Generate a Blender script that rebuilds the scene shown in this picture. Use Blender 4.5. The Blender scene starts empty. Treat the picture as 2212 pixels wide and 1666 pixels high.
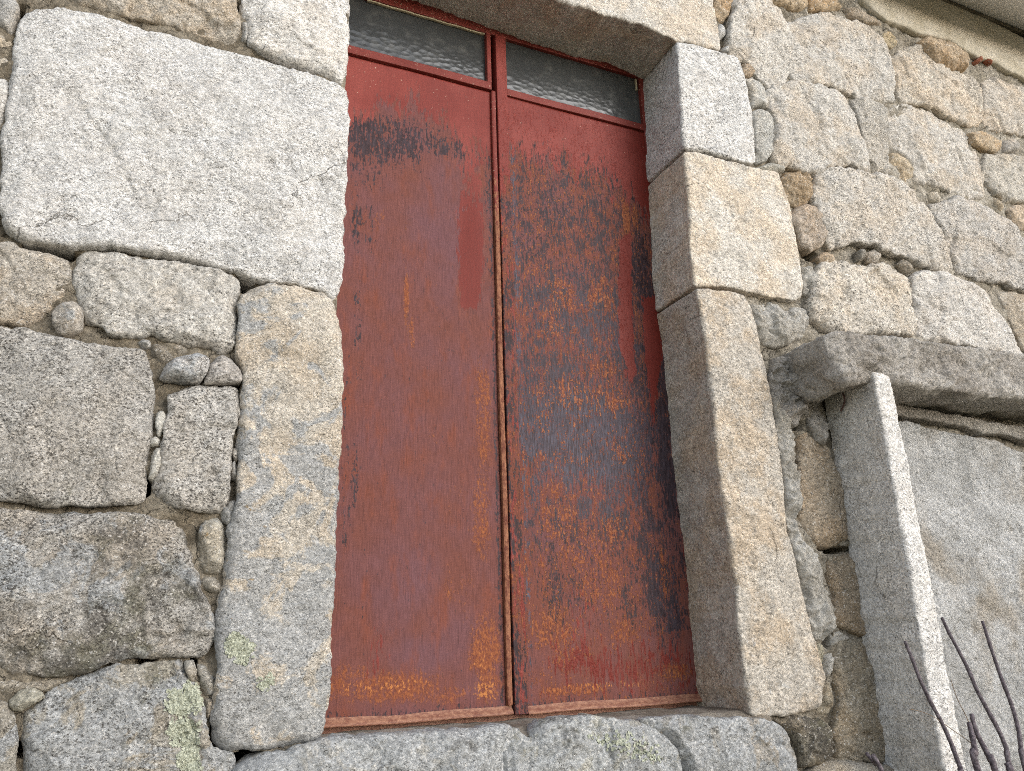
import bpy, bmesh, math, random
import numpy as np
from mathutils import Matrix, Vector
from mathutils.geometry import delaunay_2d_cdt
from mathutils.bvhtree import BVHTree

S = bpy.context.scene
COL = S.collection
rnd = random.Random(7)

# ------------------------------------------------------------------ camera
# calibrated on the door: x runs along the wall, y into it, z up; wall face at y = 0, ground at z = 0
CX, CY, F = 1106.0, 833.0, 1723.986
RX = np.array([0.91485191, 0.09707797, 0.39194624])
RY = np.array([-0.40264256, 0.2924317, 0.86738842])
RZ = np.array([-0.0304132, -0.95134619, 0.30661943])
RM = np.array([RX, RY, RZ])
EYE = np.array([0.0, -2.0, 1.5])
cam = bpy.data.objects.new("camera", bpy.data.cameras.new("camera"))
COL.objects.link(cam)
cam.matrix_world = Matrix((
    (RM[0, 0], -RM[0, 1], -RM[0, 2], EYE[0]),
    (RM[1, 0], -RM[1, 1], -RM[1, 2], EYE[1]),
    (RM[2, 0], -RM[2, 1], -RM[2, 2], EYE[2]),
    (0, 0, 0, 1)))
cam.data.sensor_width = 36
cam.data.lens = 36 * F / 2212
cam.data.clip_start = 0.02
cam.data.clip_end = 500
S.camera = cam

# ------------------------------------------------------------------ light
SUN_DIR = Vector((0.55, -0.80, 0.38)).normalized()
el = math.asin(SUN_DIR.z)
W = bpy.data.worlds.new("World")
S.world = W
W.use_nodes = True
wn = W.node_tree
sky = wn.nodes.new("ShaderNodeTexSky")
sky.sky_type = 'NISHITA'
sky.sun_disc = False
sky.sun_elevation = el
sky.sun_rotation = math.atan2(SUN_DIR.x, SUN_DIR.y)
sky.air_density = 1.0
sky.dust_density = 1.0
sky.ozone_density = 0.6
hs = wn.nodes.new("ShaderNodeHueSaturation")      # thin cloud: the blue is mostly washed out
hs.inputs['Saturation'].default_value = 0.42
wn.links.new(sky.outputs[0], hs.inputs['Color'])
wn.links.new(hs.outputs[0], wn.nodes["Background"].inputs[0])
wn.nodes["Background"].inputs[1].default_value = 0.15
sun = bpy.data.objects.new("sun", bpy.data.lights.new("sun", 'SUN'))
COL.objects.link(sun)
sun.rotation_euler = SUN_DIR.to_track_quat('Z', 'Y').to_euler()
sun.data.energy = 0.62
sun.data.angle = math.radians(42)
sun.data.color = (1.0, 0.99, 0.975)
S.cycles.filter_width = 1.0
S.cycles.use_denoising = False      # the grain of the stone is finer than a denoiser keeps
S.view_settings.view_transform = 'Standard'
S.view_settings.look = 'None'
S.view_settings.gamma = 1
S.view_settings.exposure = 1.0

# ------------------------------------------------------------------ helpers: photo readings -> points on a plane of the place
OFF = dict(A=(0, 0), B=(0, 640), C=(0, 1288), D=(480, 0), E=(480, 640), F=(480, 1288), G=(1120, 0), H=(1120, 640),
           I=(1120, 1288), J=(1560, 0), K=(1920, 0), L=(1560, 640), M=(1920, 640), N=(1920, 1288))


def px(reg, pts):
    if reg == 'Z':
        return [(float(u), float(v)) for u, v in pts]
    ox, oy = OFF[reg]
    return [((ox + u * 640 / 1666) * 2212 / 2560, (oy + v * 640 / 1666) * 2212 / 2560) for u, v in pts]


def un(p, y):
    d = RM @ np.array([p[0] - CX, p[1] - CY, F])
    return EYE + d * ((y - EYE[1]) / d[1])


def trace(chunks, y=0.0):
    out = []
    for i in range(0, len(chunks), 2):
        out += px(chunks[i], chunks[i + 1])
    return np.array([un(p, y)[[0, 2]] for p in out])


# ------------------------------------------------------------------ helpers: noise
_prng = np.random.RandomState(3)
_perm = np.concatenate([_prng.permutation(256)] * 3)
_grad = _prng.normal(size=(256, 3))
_grad /= np.linalg.norm(_grad, axis=1)[:, None]


def perlin(p):
    i = np.floor(p).astype(int)
    f = p - i
    u = f * f * f * (f * (f * 6 - 15) + 10)
    i &= 255
    r = 0
    for dx in (0, 1):
        for dy in (0, 1):
            for dz in (0, 1):
                h = _perm[_perm[_perm[i[:, 0] + dx] + i[:, 1] + dy] + i[:, 2] + dz]
                g = (_grad[h] * (f - np.array([dx, dy, dz]))).sum(1)
                w = (u[:, 0] if dx else 1 - u[:, 0]) * (u[:, 1] if dy else 1 - u[:, 1]) * (u[:, 2] if dz else 1 - u[:, 2])
                r = r + g * w
    return r * 1.6


def fbm(p, scale, octv=3, seed=0.0, gain=0.5):
    p = np.asarray(p, float) * scale + seed * 17.31
    r, a = 0, 1.0
    for k in range(octv):
        r = r + a * perlin(p + k * 31.7)
        p = p * 2.03
        a *= gain
    return r


# ------------------------------------------------------------------ helpers: scene objects
def thing(name, label, cat, loc=(0, 0, 0), group=None):
    o = bpy.data.objects.new(name, None)
    COL.objects.link(o)
    o.location = loc
    o['label'] = label
    o['category'] = cat
    o['kind'] = 'thing'
    o.empty_display_size = 0.1
    if group:
        o['group'] = group
    return o


def link(name, me, mat, parent=None, smooth=True, color=None, **props):
    o = bpy.data.objects.new(name, me)
    COL.objects.link(o)
    me.materials.append(mat)
    if smooth:
        me.polygons.foreach_set('use_smooth', np.ones(len(me.polygons), bool))
    if parent is not None:
        o.parent = parent
        p, m = parent, Matrix()
        while p is not None:
            m = Matrix.Translation(p.location) @ m
            if p.type != 'EMPTY':
                break
            p = p.parent
        o.matrix_parent_inverse = m.inverted() if parent.type == 'EMPTY' else Matrix()
    if color is not None:
        o.color = (*color, 1)
    for k, v in props.items():
        o[k] = v
    return o


def mesh_from(name, V, faces):
    me = bpy.data.meshes.new(name)
    me.from_pydata([tuple(v) for v in V], [], [tuple(f) for f in faces])
    me.update()
    return me


def resample(P, s, cut=0.08):
    P = np.asarray(P, float)
    # one corner-cutting pass, light, so traced corners are rounded
    Q = []
    n = len(P)
    for i in range(n):
        a, b = P[i], P[(i + 1) % n]
        Q += [a * (1 - cut) + b * cut, a * cut + b * (1 - cut)]
    P = np.array(Q)
    L = np.linalg.norm(np.roll(P, -1, 0) - P, axis=1)
    cum = np.concatenate([[0], np.cumsum(L)])
    N = max(12, int(cum[-1] / s))
    t = np.arange(N) / N * cum[-1]
    PP = np.vstack([P, P[:1]])
    return np.stack([np.interp(t, cum, PP[:, 0]), np.interp(t, cum, PP[:, 1])], 1)


def inside(P, pts):
    x, y = pts[:, 0], pts[:, 1]
    r = np.zeros(len(pts), bool)
    n = len(P)
    for i in range(n):
        (x1, y1), (x2, y2) = P[i], P[(i + 1) % n]
        c = ((y1 > y) != (y2 > y))
        with np.errstate(divide='ignore', invalid='ignore'):
            xi = (x2 - x1) * (y - y1) / (y2 - y1 + 1e-12) + x1
        r ^= c & (x < xi)
    return r


def seg_dist(P, pts):
    d = np.full(len(pts), 1e9)
    n = len(P)
    for i in range(n):
        a, b = P[i], P[(i + 1) % n]
        ab = b - a
        t = np.clip(((pts - a) @ ab) / (ab @ ab + 1e-12), 0, 1)
        d = np.minimum(d, ((pts - (a + t[:, None] * ab)) ** 2).sum(1))
    return np.sqrt(d)


STONE_BVH = {}


def stone_mesh(name, chunks, y=0.0, r=0.022, depth=0.09, s=0.0055, rough=1.0, bulge=0.006, tilt=(0, 0), seed=None,
               wob=0.0035, poly=None, rows=None, keep=False, facets=None, grow=0.002):
    seed = rnd.random() * 50 if seed is None else seed
    P = trace(chunks, y) if poly is None else np.asarray(poly, float)
    small = min(np.ptp(P[:, 0]), np.ptp(P[:, 1])) < 0.075
    size = min(np.ptp(P[:, 0]), np.ptp(P[:, 1]))
    s = min(s, max(0.0022, size / 9))
    r = max(0.005, min(r * 0.46, size * (0.14 if small else 0.26)))
    B = resample(P, s, 0.03 if small else 0.08)
    if ((np.roll(B, -1, 0)[:, 0] - B[:, 0]) * (np.roll(B, -1, 0)[:, 1] + B[:, 1])).sum() > 0:
        B = B[::-1].copy()                       # counter-clockwise in x,z
    tng = np.roll(B, -1, 0) - np.roll(B, 1, 0)
    tng /= np.linalg.norm(tng, axis=1)[:, None] + 1e-9
    nrm = np.stack([tng[:, 1], -tng[:, 0]], 1)
    B3 = np.stack([B[:, 0], np.zeros(len(B)), B[:, 1]], 1)
    k = min(1.0, size / 0.12)
    B = B + nrm * (grow + fbm(B3, 24, 4, seed, 0.6)[:, None] * wob * k * 1.3 + fbm(B3, 120, 2, seed)[:, None] * wob * 0.5)
    x0, z0 = B.min(0)
    x1, z1 = B.max(0)
    gx = np.arange(x0, x1, s)
    gz = np.arange(z0, z1, s * 0.87)
    X, Z = np.meshgrid(gx, gz)
    X = X + (np.arange(len(gz)) % 2)[:, None] * s * 0.5
    pts = np.stack([X.ravel(), Z.ravel()], 1)
    pts += np.random.RandomState(int(seed * 100) % 9999).uniform(-0.22, 0.22, pts.shape) * s
    pts = pts[inside(B, pts)]
    d = seg_dist(B, pts)
    pts, d = pts[d > s * 0.55], d[d > s * 0.55]
    nb = len(B)
    allp = [Vector(p) for p in np.vstack([B, pts])]
    ov, oe, of, iv, ie, if_ = delaunay_2d_cdt(allp, [(i, (i + 1) % nb) for i in range(nb)], [], 1, 1e-6)
    V2 = np.array([tuple(v) for v in ov])
    orig = {}
    for j, src in enumerate(iv):
        for q in src:
            orig[q] = j
    ring = [orig[i] for i in range(nb)]
    dd = np.zeros(len(V2))
    dd_src = np.concatenate([np.zeros(nb), d])
    for j, src in enumerate(iv):
        if src:
            dd[j] = dd_src[src[0]]
        else:
            dd[j] = s
    c = V2.mean(0)
    p3 = np.stack([V2[:, 0], np.zeros(len(V2)), V2[:, 1]], 1)
    rr = r * np.clip(0.85 + 1.5 * fbm(p3, 10, 2, seed + 5) + 0.5 * fbm(p3, 40, 2, seed + 6), 0.25, 2.8)
    q = np.clip(dd / rr, 0, 1)
    arc = 1 - np.sqrt(np.maximum(0, 1 - (1 - q) ** 2))
    yy = y + rr * (0.55 * arc + 0.45 * (1 - q)) - (rr - r) * 0.2
    yy -= (min(bulge, 0.003) if small else bulge) * (1 - np.exp(-dd / (0.35 * size + 1e-6))) * (1 + 0.7 * fbm(p3, 5, 2, seed))
    yy += tilt[0] * (V2[:, 0] - c[0]) + tilt[1] * (V2[:, 1] - c[1])
    n1 = fbm(p3, 9, 3, seed)
    n2 = 1 - np.abs(fbm(p3 + n1[:, None] * 0.03, 30, 3, seed + 2)) * 2
    n3 = fbm(p3, 95, 3, seed + 3, 0.6)
    edge = 0.45 + 0.55 * q
    yy += edge * rough * k * (0.0060 * n1 - 0.0030 * n2) + rough * (0.4 + 0.6 * k) * 0.0008 * n3
    nf = ((6 if small else 5) if rough >= 1.0 else 0) if facets is None else facets
    if nf:
        # hewn cuts: planes that take the face back towards the arris, meeting it in broken ridges
        rs = np.random.RandomState(int(seed * 977) % 99991)
        add = np.zeros(len(V2))
        jit = V2 + 0.012 * k * np.stack([fbm(p3, 18, 3, seed + 8), fbm(p3, 18, 3, seed + 9)], 1)
        th0 = rs.rand() * 6.28
        for j in range(nf):
            th = th0 + j * 6.283 / nf + rs.uniform(-0.5, 0.5)
            u = np.array([math.cos(th), math.sin(th)])
            t_ = jit @ u
            w = size * (rs.uniform(0.3, 0.75) if small else rs.uniform(0.10, 0.34))
            sl = rs.uniform(0.5, 1.3) if small else rs.uniform(0.3, 0.9)
            sl = min(sl, 0.022 / w)
            add = np.maximum(add, sl * np.maximum(0, t_ - (t_.max() - w)))
        for j in range(int(nf * 1.5)):
            # shallow chips inside the face
            th = rs.rand() * 6.28
            u = np.array([math.cos(th), math.sin(th)])
            cc = V2[rs.randint(len(V2))]
            t_ = (jit - cc) @ u
            rad = np.exp(-((jit - cc) ** 2).sum(1) / (0.28 * size) ** 2)
            add += 0.005 * k * rough * rad * (t_ > 0) * np.clip(t_ / 0.006, 0, 1)
        yy += add
    V = [np.stack([V2[:, 0], yy, V2[:, 1]], 1)]
    faces = [tuple(f) for f in of]
    # make the front faces look towards -y
    f0 = faces[0]
    a, b, e = V2[f0[0]], V2[f0[1]], V2[f0[2]]
    if (b[0] - a[0]) * (e[1] - a[1]) - (b[1] - a[1]) * (e[0] - a[0]) < 0:
        faces = [f[::-1] for f in faces]
    # the sides, going back into the wall
    if rows is None:
        rows = max(3, int(depth / 0.02))
    base = len(V2)
    prev = ring
    RB = V2[ring]
    for j in range(1, rows + 1):
        t = j / rows
        dy = depth * t
        p3 = np.stack([RB[:, 0], np.full(nb, y + dy), RB[:, 1]], 1)
        off = rough * (0.0045 * fbm(p3, 11, 3, seed) + 0.0011 * fbm(p3, 95, 3, seed + 3, 0.6))
        off = off * min(1, j / 3) - (0.05 * dy if depth < 0.15 else 0)
        R2 = RB + nrm * off[:, None]
        V.append(np.stack([R2[:, 0], yy[ring] + dy, R2[:, 1]], 1))
        cur = list(range(base, base + nb))
        base += nb
        for i in range(nb):
            i2 = (i + 1) % nb
            faces.append((prev[i2], prev[i], cur[i], cur[i2]))
        prev = cur
    V = np.vstack(V)
    me = mesh_from(name, V, faces)
    if keep:
        STONE_BVH[keep] = BVHTree.FromPolygons([tuple(v) for v in V], faces)
    return me


# ------------------------------------------------------------------ helpers: node graphs
class NG:
    def __init__(self, name):
        self.m = bpy.data.materials.new(name)
        self.m.use_nodes = True
        self.t = self.m.node_tree
        self.bsdf = self.t.nodes["Principled BSDF"]
        self.tc = self.t.nodes.new("ShaderNodeTexCoord").outputs['Object']

    def put(self, sock, v):
        if hasattr(v, 'is_linked'):
            self.t.links.new(v, sock)
        elif isinstance(v, (tuple, list)) and len(v) == 3 and len(sock.default_value) == 4:
            sock.default_value = (*v, 1)
        else:
            sock.default_value = v

    def math(self, op, a, b=0.0, c=0.0, clamp=False):
        n = self.t.nodes.new("ShaderNodeMath")
        n.operation = op
        n.use_clamp = clamp
        for i, v in enumerate((a, b, c)):
            self.put(n.inputs[i], v)
        return n.outputs[0]

    def vmath(self, op, a, b):
        n = self.t.nodes.new("ShaderNodeVectorMath")
        n.operation = op
        self.put(n.inputs[0], a)
        self.put(n.inputs[1], b)
        return n.outputs[0]

    def noise(self, scale, detail=4, rough=0.55, vec=None, dist=0.0):
        n = self.t.nodes.new("ShaderNodeTexNoise")
        self.put(n.inputs['Vector'], self.tc if vec is None else vec)
        n.inputs['Scale'].default_value = scale
        n.inputs['Detail'].default_value = detail
        n.inputs['Roughness'].default_value = rough
        n.inputs['Distortion'].default_value = dist
        return n.outputs['Fac']

    def voro(self, scale, vec=None, feature='F1', out='Distance', smooth=None):
        n = self.t.nodes.new("ShaderNodeTexVoronoi")
        n.feature = feature
        self.put(n.inputs['Vector'], self.tc if vec is None else vec)
        n.inputs['Scale'].default_value = scale
        if smooth is not None and 'Smoothness' in n.inputs:
            n.inputs['Smoothness'].default_value = smooth
        return n.outputs[out]

    def step(self, x, a, b, lo=0.0, hi=1.0):
        n = self.t.nodes.new("ShaderNodeMapRange")
        n.interpolation_type = 'SMOOTHSTEP'
        self.put(n.inputs[0], x)
        self.put(n.inputs[1], a)
        self.put(n.inputs[2], b)
        self.put(n.inputs[3], lo)
        self.put(n.inputs[4], hi)
        return n.outputs[0]

    def lin(self, x, a, b, lo=0.0, hi=1.0):
        n = self.t.nodes.new("ShaderNodeMapRange")
        self.put(n.inputs[0], x)
        self.put(n.inputs[1], a)
        self.put(n.inputs[2], b)
        self.put(n.inputs[3], lo)
        self.put(n.inputs[4], hi)
        return n.outputs[0]

    def mix(self, f, a, b, mode='MIX'):
        n = self.t.nodes.new("ShaderNodeMix")
        n.data_type = 'RGBA'
        n.blend_type = mode
        self.put(n.inputs[0], f)
        self.put(n.inputs[6], a)
        self.put(n.inputs[7], b)
        return n.outputs[2]

    def attr(self, name, typ='OBJECT', out='Fac'):
        n = self.t.nodes.new("ShaderNodeAttribute")
        n.attribute_type = typ
        n.attribute_name = name
        return n.outputs[out]

    def objcolor(self):
        return self.t.nodes.new("ShaderNodeObjectInfo").outputs['Color']

    def objrandom(self):
        return self.t.nodes.new("ShaderNodeObjectInfo").outputs['Random']

    def scalev(self, vec, sc):
        n = self.t.nodes.new("ShaderNodeMapping")
        self.put(n.inputs[0], vec)
        n.inputs[3].default_value = sc
        return n.outputs[0]

    def sep(self, vec):
        n = self.t.nodes.new("ShaderNodeSeparateXYZ")
        self.put(n.inputs[0], vec)
        return n.outputs

    def grey(self, v):
        n = self.t.nodes.new("ShaderNodeCombineColor")
        for i in range(3):
            self.put(n.inputs[i], v)
        return n.outputs[0]

    def bump(self, h, dist, strength=1.0, prev=None):
        n = self.t.nodes.new("ShaderNodeBump")
        n.inputs['Strength'].default_value = strength
        n.inputs['Distance'].default_value = dist
        self.put(n.inputs['Height'], h)
        if prev is not None:
            self.put(n.inputs['Normal'], prev)
        return n.outputs[0]

    def done(self, color, rough=0.9, normal=None, spec=0.3, metal=0.0):
        b = self.bsdf
        self.put(b.inputs['Base Color'], color)
        self.put(b.inputs['Roughness'], rough)
        self.put(b.inputs['Specular IOR Level'], spec)
        self.put(b.inputs['Metallic'], metal)
        if normal is not None:
            self.put(b.inputs['Normal'], normal)
        return self.m


def granite():
    g = NG("granite")
    off = g.math('MULTIPLY', g.objrandom(), 23.0)
    comb = g.t.nodes.new("ShaderNodeCombineXYZ")
    for i in range(3):
        g.put(comb.inputs[i], off)
    v = g.vmath('ADD', g.tc, comb.outputs[0])
    gsz = g.math('ADD', 0.72, g.math('MULTIPLY', g.math('FRACT', g.math('MULTIPLY', g.objrandom(), 7.31)), 0.62))
    gcomb = g.t.nodes.new("ShaderNodeCombineXYZ")
    for i in range(3):
        g.put(gcomb.inputs[i], gsz)
    vg = g.vmath('MULTIPLY', v, gcomb.outputs[0])
    base = g.objcolor()
    warm, lich, lowl = g.attr('warm'), g.attr('lichen'), g.attr('lowlichen')
    dirt, ochre, speck = g.attr('dirt'), g.attr('ochre'), g.attr('speck')
    n1 = g.noise(7, 5, 0.62, v)
    c = g.mix(g.math('MULTIPLY', g.step(n1, 0.42, 0.62), warm), base, g.mix(1.0, base, (1.0, 0.86, 0.70), 'MULTIPLY'))
    n2 = g.noise(16, 6, 0.6, v, 0.3)
    c = g.mix(1.0, c, g.grey(g.lin(n2, 0.3, 0.7, 0.84, 1.14)), 'MULTIPLY')
    # pale grey crust lichen with its own soft outlines
    nl = g.noise(8.5, 9, 0.66, v, 0.5)
    zz = g.sep(g.tc)[2]
    low = g.math('MULTIPLY', g.lin(zz, 2.75, 1.2, 0.0, 1.0), lowl)
    amount = g.math('ADD', lich, low)
    th = g.math('SUBTRACT', 0.80, g.math('MULTIPLY', amount, 0.42))
    lm = g.step(nl, th, g.math('ADD', th, 0.05))
    lcol = g.mix(g.noise(60, 4, 0.6, v), (0.27, 0.285, 0.30), (0.47, 0.48, 0.485))
    c = g.mix(g.math('MULTIPLY', lm, 0.8), c, lcol)
    # dark weathering crust
    nd = g.noise(6, 10, 0.72, g.vmath('ADD', v, (3.1, 7.7, 1.3)))
    damp = g.lin(zz, 2.0, 1.1, 0.0, 0.16)
    td = g.math('SUBTRACT', 0.78, g.math('MULTIPLY', g.math('ADD', dirt, damp), 0.38))
    dm = g.step(nd, td, g.math('ADD', td, 0.12))
    c = g.mix(g.math('MULTIPLY', dm, 0.68), c, g.mix(g.step(g.noise(14, 4), 0.42, 0.6), (0.075, 0.068, 0.06), (0.105, 0.10, 0.06)))
    # ochre spots
    no = g.noise(22, 7, 0.65, g.vmath('ADD', v, (9.1, 2.7, 5.3)))
    to = g.math('SUBTRACT', 0.80, g.math('MULTIPLY', ochre, 0.25))
    c = g.mix(g.math('MULTIPLY', g.step(no, to, g.math('ADD', to, 0.06)), 0.75), c, (0.32, 0.205, 0.075))
    # mineral grains: dark mica, pale feldspar; the tooling runs slantwise
    mp = g.t.nodes.new("ShaderNodeMapping")
    g.put(mp.inputs[0], vg)
    mp.inputs[2].default_value = (0, math.radians(32), 0)
    mp.inputs[3].default_value = (0.9, 1.0, 1.2)
    sv = mp.outputs[0]
    mid = g.noise(38, 5, 0.65, sv)
    c = g.mix(1.0, c, g.grey(g.lin(mid, 0.3, 0.7, 0.90, 1.09)), 'MULTIPLY')
    mid2 = g.noise(85, 4, 0.7, sv)
    c = g.mix(1.0, c, g.grey(g.lin(mid2, 0.3, 0.7, 0.74, 1.26)), 'MULTIPLY')
    grain = g.noise(165, 3, 0.75, sv)
    patchy = g.step(g.noise(11, 4, 0.6, g.vmath('ADD', v, (5.5, 3.2, 8.8))), 0.36, 0.6, 0.55, 1.0)
    c = g.mix(patchy, c, g.mix(1.0, c, g.grey(g.lin(grain, 0.3, 0.7, 0.40, 1.58)), 'MULTIPLY'))
    mica = g.noise(190, 3, 0.6, g.vmath('ADD', sv, (1.7, 4.1, 2.2)))
    tm = g.math('SUBTRACT', 0.675, g.math('MULTIPLY', speck, 0.14))
    c = g.mix(g.math('MULTIPLY', g.math('MULTIPLY', g.step(mica, tm, g.math('ADD', tm, 0.05)), 0.85), patchy), c, (0.055, 0.048, 0.042))
    fel = g.noise(130, 2, 0.6, g.vmath('ADD', v, (6.7, 0.1, 8.2)))
    c = g.mix(g.math('MULTIPLY', g.step(fel, 0.60, 0.68), 0.55), c, (0.78, 0.75, 0.71))
    warp = g.vmath('ADD', v, g.grey(g.math('MULTIPLY', g.noise(13, 5, 0.6, v), 0.22)))
    vein = g.voro(2.6, warp, 'DISTANCE_TO_EDGE')
    vm = g.math('MULTIPLY', g.step(vein, 0.0045, 0.001), g.step(g.noise(5, 3, 0.5, g.vmath('ADD', v, (2.7, 6.1, 0.4))), 0.56, 0.66))
    c = g.mix(g.math('MULTIPLY', vm, 0.6), c, (0.09, 0.07, 0.05))
    pit = g.math('ADD', g.step(g.noise(60, 4, 0.6, sv), 0.46, 0.34), g.math('MULTIPLY', vm, 1.5))
    h = g.math('ADD', g.math('MULTIPLY', g.noise(150, 7, 0.75, sv), 0.85), g.math('MULTIPLY', pit, -0.3))
    nb = g.bump(h, 0.0075, 1.0)
    return g.done(c, 0.93, nb, 0.22)


def mortar_mat():
    g = NG("mortar")
    pale = g.attr('pale', 'GEOMETRY')
    n = g.noise(9, 6, 0.65)
    earth = g.mix(g.step(n, 0.35, 0.65), (0.19, 0.158, 0.115), (0.33, 0.29, 0.23))
    lime = g.mix(g.step(n, 0.35, 0.65), (0.32, 0.285, 0.225), (0.52, 0.48, 0.415))
    c = g.mix(pale, earth, lime)
    gr = g.noise(130, 3, 0.7)
    c = g.mix(1.0, c, g.grey(g.lin(gr, 0.3, 0.7, 0.66, 1.3)), 'MULTIPLY')
    peb = g.voro(75, None, 'F1', 'Color')
    c = g.mix(1.0, c, g.grey(g.lin(g.sep(peb)[0], 0, 1, 0.72, 1.22)), 'MULTIPLY')
    crk = g.voro(9, g.vmath('ADD', g.tc, g.grey(g.math('MULTIPLY', g.noise(30, 4), 0.06))), 'DISTANCE_TO_EDGE')
    cm = g.step(crk, 0.010, 0.0)
    c = g.mix(g.math('MULTIPLY', cm, 0.8), c, (0.05, 0.042, 0.032))
    h = g.math('ADD', g.noise(45, 9, 0.75), g.math('MULTIPLY', g.noise(150, 3), 0.4))
    h = g.math('SUBTRACT', h, g.math('MULTIPLY', cm, 0.6))
    return g.done(c, 0.96, g.bump(h, 0.016), 0.15)


def cement_mat(name, c0, c1, bumpd=0.012, grain=(0.7, 1.28), tan=0.0, sc=1.0):
    g = NG(name)
    n = g.noise(5 * sc, 7, 0.65, None, 0.4)
    c = g.mix(g.step(n, 0.36, 0.64), c0, c1)
    if tan:
        nt = g.noise(3.2, 6, 0.6, g.vmath('ADD', g.tc, (4.2, 1.1, 7.3)), 0.4)
        c = g.mix(g.math('MULTIPLY', g.step(nt, 0.52, 0.70), tan), c, (0.50, 0.42, 0.32))
    gr = g.noise(115, 4, 0.75)
    c = g.mix(1.0, c, g.grey(g.lin(gr, 0.3, 0.7, *grain)), 'MULTIPLY')
    pit = g.noise(170, 2, 0.6, g.vmath('ADD', g.tc, (2.2, 8.1, 0.3)))
    c = g.mix(g.math('MULTIPLY', g.step(pit, 0.66, 0.73), 0.65), c, (0.09, 0.085, 0.08))
    h = g.math('ADD', g.noise(55, 9, 0.75), g.math('MULTIPLY', g.noise(160, 3), 0.35))
    return g.done(c, 0.95, g.bump(h, bumpd), 0.18)


def lichen_mat():
    g = NG("leafy_lichen")
    n = g.noise(160, 4, 0.7)
    c = g.mix(g.step(n, 0.3, 0.7), (0.27, 0.285, 0.21), (0.64, 0.66, 0.54))
    return g.done(c, 0.95, g.bump(g.noise(140, 5, 0.7), 0.006), 0.1)


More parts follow.
